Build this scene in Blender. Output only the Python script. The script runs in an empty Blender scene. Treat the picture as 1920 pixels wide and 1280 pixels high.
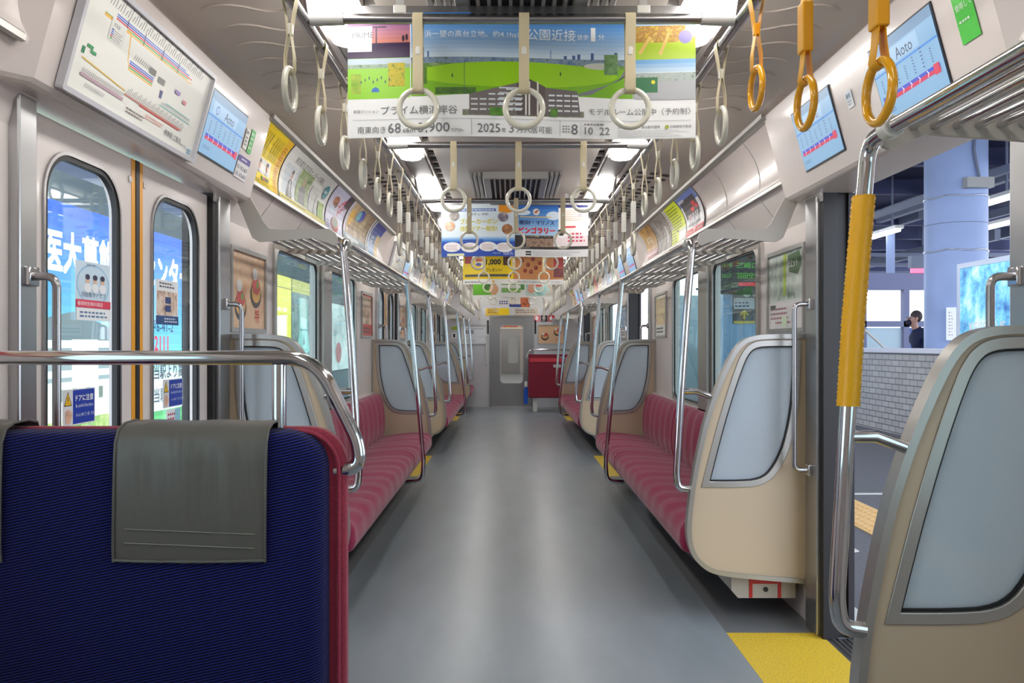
import bpy, bmesh, math, random
from mathutils import Vector, Matrix
sc = bpy.context.scene
COL = sc.collection
PI = math.pi
# ---------------------------------------------------------------- camera
CX, CZ, FPX = -0.035, 1.246, 1550.0
cam_d = bpy.data.cameras.new('camera'); cam = bpy.data.objects.new('camera', cam_d); COL.objects.link(cam)
cam.location = (CX, 0.0, CZ); cam.rotation_euler = (PI/2, 0, 0)
cam_d.sensor_width = 36; cam_d.lens = 36*FPX/1920
cam_d.shift_x = 4/1920; cam_d.shift_y = 5/1920
cam_d.clip_start = 0.02; cam_d.clip_end = 300
sc.camera = cam
# ---------------------------------------------------------------- world, exposure
w = bpy.data.worlds.new('sky'); sc.world = w; w.use_nodes = True
bg = w.node_tree.nodes['Background']
bg.inputs['Color'].default_value = (0.80, 0.88, 1.0, 1); bg.inputs['Strength'].default_value = 4.0
sc.view_settings.view_transform = 'Standard'; sc.view_settings.look = 'None'
sc.view_settings.exposure = 0.0; sc.view_settings.gamma = 1.0
sc.view_settings.use_curve_mapping = False
cy = sc.cycles
cy.use_denoising = True; cy.max_bounces = 9; cy.diffuse_bounces = 4; cy.glossy_bounces = 4
cy.transmission_bounces = 6; cy.transparent_max_bounces = 16; cy.caustics_reflective = False; cy.caustics_refractive = False
cy.sample_clamp_indirect = 6
LAMP = 15.0          # ceiling lamps' emission
# ---------------------------------------------------------------- colour and materials
def lin(c):
    c = c/255
    return c/12.92 if c <= .04045 else ((c+.055)/1.055)**2.4
def L3(c): return tuple(lin(x) for x in c)
MATS = {}
def new_mat(name):
    m = bpy.data.materials.new(name); m.use_nodes = True
    nt = m.node_tree; b = nt.nodes['Principled BSDF']
    return m, nt, b
def mat(name, c, rough=.4, metal=0, spec=.5, bump=0, bscale=60, var=0, vscale=4, coat=0, sheen=0, emit=0, vc=None, stretch=None, bdist=.001):
    if name in MATS: return MATS[name]
    m, nt, b = new_mat(name); N = nt.nodes; K = nt.links
    c = L3(c)
    b.inputs['Base Color'].default_value = (*c, 1); b.inputs['Roughness'].default_value = rough
    b.inputs['Metallic'].default_value = metal; b.inputs['Specular IOR Level'].default_value = spec
    b.inputs['Coat Weight'].default_value = coat; b.inputs['Coat Roughness'].default_value = .08
    if sheen: b.inputs['Sheen Weight'].default_value = sheen; b.inputs['Sheen Roughness'].default_value = .4
    if emit: b.inputs['Emission Color'].default_value = (*c, 1); b.inputs['Emission Strength'].default_value = emit
    if var or bump:
        tc = N.new('ShaderNodeTexCoord'); mp = N.new('ShaderNodeMapping'); K.new(tc.outputs['Object'], mp.inputs['Vector'])
        if stretch: mp.inputs['Scale'].default_value = stretch
    if var:
        n = N.new('ShaderNodeTexNoise'); n.inputs['Scale'].default_value = vscale; n.inputs['Detail'].default_value = 4
        K.new(mp.outputs[0], n.inputs['Vector'])
        r = N.new('ShaderNodeValToRGB'); c2 = L3(vc) if vc else tuple(x*(1-var) for x in c); c1 = c if vc else tuple(min(1, x*(1+var)) for x in c)
        r.color_ramp.elements[0].position = .35; r.color_ramp.elements[1].position = .65
        r.color_ramp.elements[0].color = (*c2, 1); r.color_ramp.elements[1].color = (*c1, 1)
        K.new(n.outputs['Fac'], r.inputs['Fac']); K.new(r.outputs['Color'], b.inputs['Base Color'])
        if emit: K.new(r.outputs['Color'], b.inputs['Emission Color'])
    if bump:
        n = N.new('ShaderNodeTexNoise'); n.inputs['Scale'].default_value = bscale; n.inputs['Detail'].default_value = 2
        K.new(mp.outputs[0], n.inputs['Vector'])
        bp = N.new('ShaderNodeBump'); bp.inputs['Strength'].default_value = bump; bp.inputs['Distance'].default_value = bdist
        K.new(n.outputs['Fac'], bp.inputs['Height']); K.new(bp.outputs['Normal'], b.inputs['Normal'])
    MATS[name] = m; return m

CREAM = mat('cream_melamine', (222, 212, 208), .25, bump=.1, bscale=5, var=.02, vscale=3, bdist=.004, coat=.35)
CEIL = mat('ceiling_panel', (205, 197, 188), .3, var=.03, vscale=2, bump=.1, bscale=3, bdist=.004)
CEILSIDE = mat('side_ceiling_panel', (184, 172, 162), .16, bump=.15, bscale=4, bdist=.005)
BEIGE = mat('partition_beige', (200, 182, 156), .32, bump=.04, bscale=40)
TRIM = mat('satin_aluminium', (178, 176, 172), .35, metal=.75)
STEEL = mat('brushed_steel', (182, 182, 184), .28, metal=.95, bump=.05, bscale=80, stretch=(1, 1, .05))
DOORST = mat('door_stainless', (150, 150, 152), .34, metal=.85)
CHROME = mat('chrome', (205, 205, 208), .1, metal=1)
DULLCH = mat('dull_chrome', (170, 168, 170), .25, metal=1)
BLACK = mat('black_rubber', (22, 20, 24), .5)
DARK = mat('dark_recess', (30, 28, 34), .6)
ORANGE = mat('orange_strip', (232, 160, 30), .4)
PINKWALL = mat('lower_wall', (205, 196, 190), .3)
GREYP = mat('grey_plastic', (175, 174, 172), .4)
WHITEP = mat('white_plastic', (225, 223, 215), .25, coat=.3)
IVORY = mat('ivory_strap', (205, 192, 158), .5)
RINGM = mat('ivory_ring', (218, 214, 198), .18, coat=.5)
YSTRAP = mat('yellow_strap', (240, 168, 24), .35)
YRING = mat('yellow_ring', (242, 170, 16), .15, coat=.6)
REDPIPE = mat('red_marking', (190, 28, 34), .4)
HCOVER = mat('grey_vinyl_cover', (96, 94, 88), .34, bump=.3, bscale=9, stretch=(3, 1, .8), bdist=.01)
STITCH = mat('stitching', (150, 150, 140), .6)
REDSEAT = mat('crimson_moquette', (144, 34, 72), .85, sheen=.35, bump=.5, bscale=420, var=.14, vscale=160, bdist=.0015)
REDBACK = mat('red_moquette', (124, 24, 46), .85, sheen=.2, bump=.5, bscale=420, var=.2, vscale=220, bdist=.0015)
REDBAND = mat('red_vinyl_band', (190, 52, 62), .45)
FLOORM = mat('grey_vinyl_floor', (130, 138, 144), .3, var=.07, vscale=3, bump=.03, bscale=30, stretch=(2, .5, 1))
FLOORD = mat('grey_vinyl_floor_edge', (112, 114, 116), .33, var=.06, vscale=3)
YFLOOR = mat('yellow_speckled_floor', (226, 192, 30), .45, var=.3, vscale=130, vc=(190, 160, 70))
ASPH = mat('platform_paving', (92, 92, 98), .8, var=.12, vscale=40)
STEELBEAM = mat('painted_steel_beam', (120, 128, 150), .6)
ROOFM = mat('dark_roof_deck', (44, 48, 78), .8, var=.3, vscale=1)
LAMPM = mat('lamp_diffuser', (255, 252, 248), .5, emit=LAMP)
TUBEM = mat('platform_lamp', (255, 255, 255), .5, emit=6)
COLM = mat('painted_column', (158, 178, 222), .5, var=.06, vscale=1.5)
SKIN = mat('skin', (215, 165, 140), .5)
HAIR = mat('dark_hair', (70, 58, 56), .6)
JACKET = mat('navy_jacket', (28, 38, 72), .8)

def velvet_blue():
    m, nt, b = new_mat('blue_striped_moquette'); N = nt.nodes; K = nt.links
    tc = N.new('ShaderNodeTexCoord'); mp = N.new('ShaderNodeMapping'); K.new(tc.outputs['Object'], mp.inputs['Vector'])
    mp.inputs['Rotation'].default_value = (0, math.radians(12), 0)
    wv = N.new('ShaderNodeTexWave'); wv.bands_direction = 'Z'; wv.inputs['Scale'].default_value = 52; wv.inputs['Distortion'].default_value = .6
    wv.inputs['Detail Scale'].default_value = 8; K.new(mp.outputs[0], wv.inputs['Vector'])
    r = N.new('ShaderNodeValToRGB'); r.color_ramp.elements[0].color = (*L3((9, 8, 26)), 1); r.color_ramp.elements[1].color = (*L3((36, 42, 116)), 1)
    r.color_ramp.elements[0].position = .3; r.color_ramp.elements[1].position = .75
    K.new(wv.outputs['Fac'], r.inputs['Fac']); K.new(r.outputs['Color'], b.inputs['Base Color'])
    b.inputs['Roughness'].default_value = .9; b.inputs['Specular IOR Level'].default_value = .1; b.inputs['Sheen Weight'].default_value = .1
    bp = N.new('ShaderNodeBump'); bp.inputs['Strength'].default_value = .6; bp.inputs['Distance'].default_value = .001
    K.new(wv.outputs['Fac'], bp.inputs['Height']); K.new(bp.outputs['Normal'], b.inputs['Normal'])
    return m
BLUESEAT = velvet_blue()

def glass(name, tint, refl=.12, haze=0, hcol=(200, 215, 225), rough=.02):
    """thin pane: clear transmission + mirror reflection (+ milky scatter for frosted or dirty panes)"""
    m = bpy.data.materials.new(name); m.use_nodes = True; nt = m.node_tree; N = nt.nodes; K = nt.links
    N.remove(N['Principled BSDF']); out = N['Material Output']
    t = N.new('ShaderNodeBsdfTransparent'); t.inputs['Color'].default_value = (*L3(tint), 1)
    g = N.new('ShaderNodeBsdfGlossy'); g.inputs['Roughness'].default_value = rough
    base = t
    if haze:
        d = N.new('ShaderNodeBsdfDiffuse'); d.inputs['Color'].default_value = (*L3(hcol), 1)
        tr = N.new('ShaderNodeBsdfTranslucent'); tr.inputs['Color'].default_value = (*L3(hcol), 1)
        a = N.new('ShaderNodeMixShader'); a.inputs[0].default_value = .5; K.new(d.outputs[0], a.inputs[1]); K.new(tr.outputs[0], a.inputs[2])
        bmx = N.new('ShaderNodeMixShader'); bmx.inputs[0].default_value = haze; K.new(t.outputs[0], bmx.inputs[1]); K.new(a.outputs[0], bmx.inputs[2]); base = bmx
    fr = N.new('ShaderNodeFresnel'); fr.inputs['IOR'].default_value = 1.5
    mx = N.new('ShaderNodeMixShader'); mm = N.new('ShaderNodeMath'); mm.operation = 'MULTIPLY'; mm.inputs[1].default_value = refl*12
    mm.use_clamp = True
    K.new(fr.outputs[0], mm.inputs[0]); K.new(mm.outputs[0], mx.inputs[0]); K.new(base.outputs[0], mx.inputs[1]); K.new(g.outputs[0], mx.inputs[2])
    K.new(mx.outputs[0], out.inputs['Surface']); return m
GLASS = glass('window_glass', (246, 250, 249), .022)
WGLASS = glass('tinted_side_glass', (226, 238, 236), .03)
FROST = glass('frosted_partition_glass', (235, 240, 248), .03, haze=.86, hcol=(230, 243, 252), rough=.15)

def tile_mat():
    m, nt, b = new_mat('cream_wall_tiles'); N = nt.nodes; K = nt.links
    tc = N.new('ShaderNodeTexCoord'); mp = N.new('ShaderNodeMapping'); K.new(tc.outputs['Object'], mp.inputs['Vector'])
    mp.inputs['Rotation'].default_value = (0, 0, 0)
    sp = N.new('ShaderNodeSeparateXYZ'); cb = N.new('ShaderNodeCombineXYZ'); K.new(tc.outputs['Object'], sp.inputs[0])
    K.new(sp.outputs['Y'], cb.inputs['X']); K.new(sp.outputs['Z'], cb.inputs['Y'])
    br = N.new('ShaderNodeTexBrick'); br.inputs['Scale'].default_value = 1; br.inputs['Brick Width'].default_value = .21; br.inputs['Row Height'].default_value = .085
    br.inputs['Mortar Size'].default_value = .006; br.inputs['Color1'].default_value = (*L3((188, 186, 184)), 1); br.inputs['Color2'].default_value = (*L3((172, 170, 170)), 1)
    br.inputs['Mortar'].default_value = (*L3((95, 92, 95)), 1); K.new(cb.outputs[0], br.inputs['Vector'])
    K.new(br.outputs['Color'], b.inputs['Base Color']); b.inputs['Roughness'].default_value = .35
    return m
TILE = tile_mat()

def photo_mat(cols, scale, emit=0):
    """printed picture: blotches of its own ink colours"""
    key = ('photo', tuple(cols), scale, emit)
    if key in MATS: return MATS[key]
    m, nt, b = new_mat('printed_picture'); N = nt.nodes; K = nt.links
    tc = N.new('ShaderNodeTexCoord'); n = N.new('ShaderNodeTexNoise'); n.inputs['Scale'].default_value = scale; n.inputs['Detail'].default_value = 5; n.inputs['Roughness'].default_value = .65
    K.new(tc.outputs['Object'], n.inputs['Vector'])
    r = N.new('ShaderNodeValToRGB'); cr = r.color_ramp
    k = len(cols)
    for i, c in enumerate(cols):
        p = .3+.4*i/max(1, k-1)
        e = cr.elements[i] if i < 2 else cr.elements.new(p)
        e.position = p
    for i, c in enumerate(cols):
        cr.elements[i].color = (*L3(c), 1)
    K.new(n.outputs['Fac'], r.inputs['Fac']); K.new(r.outputs['Color'], b.inputs['Base Color']); b.inputs['Roughness'].default_value = .4
    if emit: K.new(r.outputs['Color'], b.inputs['Emission Color']); b.inputs['Emission Strength'].default_value = emit
    MATS[key] = m; return m
def ink(c, emit=0, rough=.35):
    c = tuple(int(x) for x in c); key = ('ink', c, emit, rough)
    if key in MATS: return MATS[key]
    m, nt, b = new_mat('printed_ink'); b.inputs['Roughness'].default_value = rough
    if emit:
        b.inputs['Base Color'].default_value = (*(x*.3 for x in L3(c)), 1)
        b.inputs['Emission Color'].default_value = (*L3(c), 1); b.inputs['Emission Strength'].default_value = emit
    else: b.inputs['Base Color'].default_value = (*L3(c), 1)
    MATS[key] = m; return m

# ---------------------------------------------------------------- mesh builder
class MB:
    def __init__(s, flip=1, off=(0, 0, 0)): s.V = []; s.F = []; s.M = []; s.flip = flip; s.off = off
    def v(s, x, y, z): s.V.append((x, y, z)); return len(s.V)-1
    def f(s, ids, m=0): s.F.append(tuple(ids)); s.M.append(m)
    def box(s, x0, x1, y0, y1, z0, z1, m=0):
        a = [s.v(x, y, z) for x in (x0, x1) for y in (y0, y1) for z in (z0, z1)]
        for q in ((0, 1, 3, 2), (4, 6, 7, 5), (0, 4, 5, 1), (2, 3, 7, 6), (0, 2, 6, 4), (1, 5, 7, 3)): s.f([a[i] for i in q], m)
    def put(s, p, axis, t):
        if axis == 'x': return s.v(t, p[0], p[1])
        if axis == 'y': return s.v(p[0], t, p[1])
        return s.v(p[0], p[1], t)
    def prism(s, pts, axis, a, b, m=0):
        A = [s.put(p, axis, a) for p in pts]; B = [s.put(p, axis, b) for p in pts]; n = len(pts)
        s.f(A, m); s.f(B[::-1], m)
        for i in range(n): s.f((A[i], A[(i+1) % n], B[(i+1) % n], B[i]), m)
    def band(s, loopA, loopB, axis, a, b, m=0):
        """plate between two matched loops (outer, inner), from a to b"""
        n = len(loopA); R = [[s.put(p, axis, t) for p in lp] for lp in (loopA, loopB) for t in (a, b)]
        o0, o1, i0, i1 = R
        for i in range(n):
            j = (i+1) % n
            s.f((o0[i], o0[j], i0[j], i0[i]), m); s.f((o1[i], i1[i], i1[j], o1[j]), m)
            s.f((o0[i], o1[i], o1[j], o0[j]), m); s.f((i0[i], i0[j], i1[j], i1[i]), m)
    def tube(s, path, r, n=12, m=0, closed=False, caps=True):
        P = [Vector(p) for p in path]; k = len(P)
        T = []
        for i in range(k):
            if closed: d = P[(i+1) % k]-P[i-1]
            else: d = P[min(i+1, k-1)]-P[max(i-1, 0)]
            T.append(d.normalized())
        up = Vector((0, 0, 1)) if abs(T[0].z) < .9 else Vector((1, 0, 0))
        nrm = T[0].cross(up).normalized(); rings = []
        for i in range(k):
            nrm = (nrm-T[i]*nrm.dot(T[i])).normalized(); bn = T[i].cross(nrm)
            rr = r[i] if isinstance(r, (list, tuple)) else r
            rings.append([s.v(*(P[i]+nrm*math.cos(2*PI*a/n)*rr+bn*math.sin(2*PI*a/n)*rr)) for a in range(n)])
        for i in range(k if closed else k-1):
            A = rings[i]; B = rings[(i+1) % k]
            for a in range(n): s.f((A[a], A[(a+1) % n], B[(a+1) % n], B[a]), m)
        if caps and not closed: s.f(rings[0][::-1], m); s.f(rings[-1], m)
    def ball(s, c, r, m=0, nu=14, nv=8, sc=(1, 1, 1)):
        rows = []
        for j in range(1, nv):
            t = PI*j/nv
            rows.append([s.v(c[0]+r*sc[0]*math.sin(t)*math.cos(2*PI*i/nu), c[1]+r*sc[1]*math.sin(t)*math.sin(2*PI*i/nu), c[2]+r*sc[2]*math.cos(t)) for i in range(nu)])
        tp = s.v(c[0], c[1], c[2]+r*sc[2]); bt = s.v(c[0], c[1], c[2]-r*sc[2])
        for i in range(nu):
            s.f((tp, rows[0][i], rows[0][(i+1) % nu]), m); s.f((bt, rows[-1][(i+1) % nu], rows[-1][i]), m)
            for j in range(nv-2): s.f((rows[j][i], rows[j+1][i], rows[j+1][(i+1) % nu], rows[j][(i+1) % nu]), m)
    def cyl(s, c, r, axis, a, b, n=20, m=0):
        s.prism([(c[0]+r*math.cos(2*PI*i/n), c[1]+r*math.sin(2*PI*i/n)) for i in range(n)], axis, a, b, m)
    def grid(s, fn, nu, nv, m=0):
        G = [[s.v(*fn(i/nu, j/nv)) for j in range(nv+1)] for i in range(nu+1)]
        for i in range(nu):
            for j in range(nv): s.f((G[i][j], G[i+1][j], G[i+1][j+1], G[i][j+1]), m)
    def loft(s, rings, m=0, caps=True):
        R = [[s.v(*p) for p in r] for r in rings]; n = len(rings[0])
        for A, B in zip(R, R[1:]):
            for i in range(n): s.f((A[i], A[(i+1) % n], B[(i+1) % n], B[i]), m)
        if caps: s.f(R[0][::-1], m); s.f(R[-1], m)
    def build(s, name, mats, parent=None, loc=(0, 0, 0), smooth=40, bevel=0, recalc=True, subsurf=0):
        me = bpy.data.meshes.new(name)
        ox, oy, oz = s.off
        me.from_pydata([((x-ox)*s.flip, y-oy, z-oz) for x, y, z in s.V], [], s.F)
        if not isinstance(mats, (list, tuple)): mats = [mats]
        for m_ in mats: me.materials.append(m_)
        me.polygons.foreach_set('material_index', s.M)
        if recalc:
            bm = bmesh.new(); bm.from_mesh(me); bmesh.ops.recalc_face_normals(bm, faces=bm.faces); bm.to_mesh(me); bm.free()
        if smooth:
            me.polygons.foreach_set('use_smooth', [True]*len(me.polygons)); me.set_sharp_from_angle(angle=math.radians(smooth))
        o = bpy.data.objects.new(name, me); COL.objects.link(o); o.location = loc
        if parent: o.parent = parent
        if bevel:
            b = o.modifiers.new('bevel', 'BEVEL'); b.width = bevel; b.segments = 2; b.limit_method = 'ANGLE'; b.angle_limit = math.radians(40)
        if subsurf:
            b = o.modifiers.new('subsurf', 'SUBSURF'); b.levels = subsurf; b.render_levels = subsurf
        return o

def tag(o, label=None, cat=None, group=None, kind=None):
    for k, x in (('label', label), ('category', cat), ('group', group), ('kind', kind)):
        if x: o[k] = x
    return o
def thing(name, label, cat, loc=(0, 0, 0), group=None, rz=0, kind=None):
    o = bpy.data.objects.new(name, None); COL.objects.link(o); o.location = loc; o.rotation_euler = (0, 0, rz); o.empty_display_size = .05
    return tag(o, label, cat, group, kind)
def structure(o): o['kind'] = 'structure'; return o
def copy_thing(o, loc, label, group=None):
    r = o.copy(); COL.objects.link(r); r.location = loc; r['label'] = label
    if group: r['group'] = group
    for ch in o.children:
        c = ch.copy(); COL.objects.link(c); c.parent = r
        for g in ch.children:
            d = g.copy(); COL.objects.link(d); d.parent = c
    return r
def fillet(pts, rad, seg=6):
    """round the inner corners of an open path; rad is a number or one per corner"""
    P = [Vector(p) for p in pts]; out = [P[0]]
    for i in range(1, len(P)-1):
        r = rad[i-1] if isinstance(rad, (list, tuple)) else rad
        a = (P[i-1]-P[i]); b = (P[i+1]-P[i]); r = min(r, a.length*.49, b.length*.49)
        A = P[i]+a.normalized()*r; B = P[i]+b.normalized()*r
        for k in range(seg+1):
            t = k/seg; out.append(A*(1-t)**2+P[i]*2*t*(1-t)+B*t*t)
    out.append(P[-1]); return [tuple(p) for p in out]
def rrect(cx, cy, w_, h_, r, seg=6):
    out = []
    for qx, qy, a0 in ((1, 1, 0), (-1, 1, 90), (-1, -1, 180), (1, -1, 270)):
        for k in range(seg+1):
            a = math.radians(a0+90*k/seg); out.append((cx+qx*(w_/2-r)+r*math.cos(a), cy+qy*(h_/2-r)+r*math.sin(a)))
    return out
def ray_hit(loop, c, ang):
    dx, dy = math.cos(ang), math.sin(ang); best = 0
    for i in range(len(loop)):
        ax, ay = loop[i][0]-c[0], loop[i][1]-c[1]; bx, by = loop[(i+1) % len(loop)][0]-c[0], loop[(i+1) % len(loop)][1]-c[1]
        ex, ey = bx-ax, by-ay; det = ex*dy-ey*dx
        if abs(det) < 1e-12: continue
        u = (-ax*dy+ay*dx)/det; t = (ex*ax*0+(ay*ex-ax*ey)*1)/(-det) if False else None
        if -1e-9 <= u <= 1+1e-9:
            px, py = ax+u*ex, ay+u*ey; t = px*dx+py*dy
            if t > best: best = t
    return (c[0]+dx*best, c[1]+dy*best)
def matched(outer, inner, c=None, n=48):
    if c is None: c = (sum(p[0] for p in inner)/len(inner), sum(p[1] for p in inner)/len(inner))
    an = set(round(2*PI*i/n, 5) for i in range(n))
    for lp in (outer, inner):
        for p in lp: an.add(round(math.atan2(p[1]-c[1], p[0]-c[0]) % (2*PI), 5))
    an = sorted(an); keep = [an[0]]
    for a in an[1:]:
        if a-keep[-1] > .004: keep.append(a)
    return [ray_hit(outer, c, a) for a in keep], [ray_hit(inner, c, a) for a in keep]
def inset(loop, d, c):
    out = []; n = len(loop)
    area = sum(loop[i][0]*loop[(i+1) % n][1]-loop[(i+1) % n][0]*loop[i][1] for i in range(n)); sg = 1 if area > 0 else -1
    for i in range(n):
        p0, p1, p2 = Vector(loop[i-1]), Vector(loop[i]), Vector(loop[(i+1) % n])
        a = (p1-p0); b = (p2-p1)
        if a.length < 1e-7 or b.length < 1e-7: out.append(tuple(p1)); continue
        a.normalize(); b.normalize(); na = Vector((-a.y, a.x))*sg; nb = Vector((-b.y, b.x))*sg
        nn = na+nb; nn = nn/max(nn.dot(nn), .3)*2*1
        q = p1+nn*d/1.0*1.0 if False else p1+(na+nb).normalized()*d/max(.6, math.sqrt(max(0, (1+na.dot(nb))/2)))
        out.append((q.x, q.y))
    return out

# ---------------------------------------------------------------- lettering and printed sheets
TXT = {}
def text_geo(s, bold=0):
    k = (s, bold)
    if k not in TXT:
        cu = bpy.data.curves.new('t', 'FONT'); cu.body = s; cu.size = 1; cu.resolution_u = 2; cu.offset = bold
        ob = bpy.data.objects.new('t', cu); COL.objects.link(ob)
        dg = bpy.context.evaluated_depsgraph_get(); me = bpy.data.meshes.new_from_object(ob.evaluated_get(dg))
        vs = [tuple(v.co[:2]) for v in me.vertices]; fs = [tuple(p.vertices) for p in me.polygons]
        bpy.data.objects.remove(ob); bpy.data.curves.remove(cu); bpy.data.meshes.remove(me)
        if vs:
            x0 = min(v[0] for v in vs); x1 = max(v[0] for v in vs); y0 = min(v[1] for v in vs); y1 = max(v[1] for v in vs)
            vs = [(v[0]-x0, v[1]-y0) for v in vs]; TXT[k] = (vs, fs, x1-x0, y1-y0)
        else: TXT[k] = ([], [], 1, 1)
    return TXT[k]
class Sheet:
    """a printed sheet: flat layers of ink on a backing, origin bottom left, metres"""
    def __init__(s, w_, h_, back=(245, 245, 245), emit=0, lay=.0004, thick=.002, backmat=None):
        s.w, s.h, s.e, s.lay, s.th = w_, h_, emit, lay, thick; s.items = []; s.n = 0
        s.back = backmat or ink(back, emit)
    def add(s, vs, fs, m): s.n += 1; s.items.append((vs, fs, m, s.n)); return s
    def rect(s, x, y, w_, h_, c, m=None): return s.add([(x, y), (x+w_, y), (x+w_, y+h_), (x, y+h_)], [(0, 1, 2, 3)], m or ink(c, s.e))
    def poly(s, pts, c, m=None): return s.add(list(pts), [tuple(range(len(pts)))], m or ink(c, s.e))
    def ell(s, cx, cy, rx, ry, c, m=None, n=24): return s.poly([(cx+rx*math.cos(2*PI*i/n), cy+ry*math.sin(2*PI*i/n)) for i in range(n)], c, m)
    def photo(s, x, y, w_, h_, cols, scale=30): return s.rect(x, y, w_, h_, None, photo_mat(cols, scale, s.e))
    def grad(s, x, y, w_, h_, c0, c1, n=8):
        vs = []; 
        for i in range(n):
            t = i/(n-1); c = [a*(1-t)+b*t for a, b in zip(c0, c1)]; s.n -= 1 if i else 0
            s.rect(x, y+h_*i/n, w_, h_/n, c)
        return s
    def text(s, t, x, y, h_, c, w_=None, bold=0, al='L'):
        vs, fs, W, H = text_geo(t, 0)
        if not vs: return s
        ky = h_/H; kx = (w_/W) if w_ else ky; ww = W*kx
        ox = x if al == 'L' else (x-ww/2 if al == 'C' else x-ww)
        q = bold*.9; s.n += 1; mt = ink(c, s.e)
        for i, (dx, dy) in enumerate(((0, 0),) if not bold else ((-q, -q), (q, q), (-q, q), (q, -q), (0, 0))):
            s.items.append(([(ox+(a+dx)*kx, y+(b+dy)*ky) for a, b in vs], fs, mt, s.n+.18*i))
        return s
    def lines(s, x, y, w_, h_, n, c, ratio=.45, seed=1, gap=0):
        rg = random.Random(seed); vs = []; fs = []
        for i in range(n):
            yy = y+h_*(i+.5)/n; hh = h_/n*ratio/2; xx = x
            end = x+w_*rg.uniform(.75, 1)
            while xx < end:
                L = min(end-xx, (rg.uniform(.02, .09)*w_+h_/n*.5) if gap else w_)
                k = len(vs); vs += [(xx, yy-hh), (xx+L, yy-hh), (xx+L, yy+hh), (xx, yy+hh)]; fs.append((k, k+1, k+2, k+3))
                xx += L+h_/n*.35
        return s.add(vs, fs, ink(c, s.e))
    def build(s, name, mp, parent=None, cuts=0, loc=(0, 0, 0), both=False, xcuts=0):
        mats = [s.back]; V = []; F = []; M = []
        def addv(vs, z):
            k = len(V); V.extend((a, b, z) for a, b in vs); return k
        w_, h_, th = s.w, s.h, s.th; st = min(s.lay, s.lay*10/max(1, s.n))
        k = len(V); V += [(x, y, z) for z in (-th, 0) for x, y in ((0, 0), (w_, 0), (w_, h_), (0, h_))]
        for q in ((0, 3, 2, 1), (4, 5, 6, 7), (0, 1, 5, 4), (1, 2, 6, 5), (2, 3, 7, 6), (3, 0, 4, 7)): F.append(q); M.append(0)
        for side in ((1, -1) if both else (1,)):
            for vs, fs, m_, z in s.items:
                z = z*st
                if m_ not in mats: mats.append(m_)
                k = addv(vs if side == 1 else [(w_-a, b) for a, b in vs], z if side == 1 else -th-z)
                for f_ in fs: F.append(tuple(k+i for i in f_)); M.append(mats.index(m_))
        me = bpy.data.meshes.new(name)
        me.from_pydata(V, [], F); me.polygons.foreach_set('material_index', M)
        if cuts or xcuts:
            bm = bmesh.new(); bm.from_mesh(me)
            for i in range(1, xcuts):
                bmesh.ops.bisect_plane(bm, geom=bm.verts[:]+bm.edges[:]+bm.faces[:], plane_co=(w_*i/xcuts, 0, 0), plane_no=(1, 0, 0))
            for i in range(1, cuts):
                bmesh.ops.bisect_plane(bm, geom=bm.verts[:]+bm.edges[:]+bm.faces[:], plane_co=(0, h_*i/cuts, 0), plane_no=(0, 1, 0))
            bm.to_mesh(me); bm.free()
        l = Vector(loc)
        for v in me.vertices:
            v.co = Vector(mp(v.co.x, v.co.y, v.co.z))-l
        for m_ in mats: me.materials.append(m_)
        me.update()
        o = bpy.data.objects.new(name, me); COL.objects.link(o); o.location = loc
        if parent: o.parent = parent
        return o
def planar(o, U, V):
    o = Vector(o); U = Vector(U).normalized(); V = Vector(V).normalized(); N = U.cross(V)
    return lambda x, y, z: o+U*x+V*y+N*z
ORD = ['first', 'second', 'third', 'fourth', 'fifth', 'sixth', 'seventh', 'eighth', 'ninth', 'tenth', 'eleventh', 'twelfth', 'thirteenth', 'fourteenth', 'fifteenth', 'sixteenth', 'seventeenth', 'eighteenth', 'nineteenth', 'twentieth']
TENS = {20: 'twenty', 30: 'thirty', 40: 'forty'}
def ordn(i):
    if i < 20: return ORD[i]
    n = i+1; t, u = n//10*10, n % 10
    return {30: 'thirtieth', 40: 'fortieth'}[n] if u == 0 else TENS[t]+'-'+ORD[u-1]
# ================================================================ car body
D = [2.17, 7.84, 13.5]; DW = 1.32; YB = -0.75; YE = 16.4
SIDE = {1: 'right', -1: 'left'}
CZL = [(1.20, 1.985), (1.228, 2.13), (1.115, 2.25)]
def bez(t):
    a, b, c = CZL; return tuple(a[i]*(1-t)**2+2*b[i]*t*(1-t)+c[i]*t*t for i in (0, 1))
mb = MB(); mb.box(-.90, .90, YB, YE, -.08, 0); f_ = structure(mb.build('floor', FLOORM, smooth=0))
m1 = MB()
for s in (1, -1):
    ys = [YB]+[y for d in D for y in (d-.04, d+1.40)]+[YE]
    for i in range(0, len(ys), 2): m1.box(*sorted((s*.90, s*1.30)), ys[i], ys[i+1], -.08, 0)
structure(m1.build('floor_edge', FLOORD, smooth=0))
k = 0
for s in (1, -1):
    for i, d in enumerate(D):
        m = MB(s); m.box(.90, 1.30, d-.04, d+1.40, -.08, .0005); k += 1
        structure(m.build('floor_threshold_%d' % k, YFLOOR, smooth=0))
        m = MB(s); m.box(1.30, 1.42, d-.02, d+DW+.02, -.08, -.002); 
        for q in range(4): m.box(1.325+q*.022, 1.333+q*.022, d, d+DW, -.01, .004)
        structure(m.build('door_sill_%d' % k, DOORST, smooth=0))
WINS = []                                   # (y0, y1) per bench bay
for y0 in (D[0]+DW, D[1]+DW): WINS += [(y0+.94, y0+1.92), (y0+2.26, y0+3.22)]
WINS += [(.25, 1.45), (15.25, 16.0)]
WZ0, WZ1 = .81, 1.775
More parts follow.
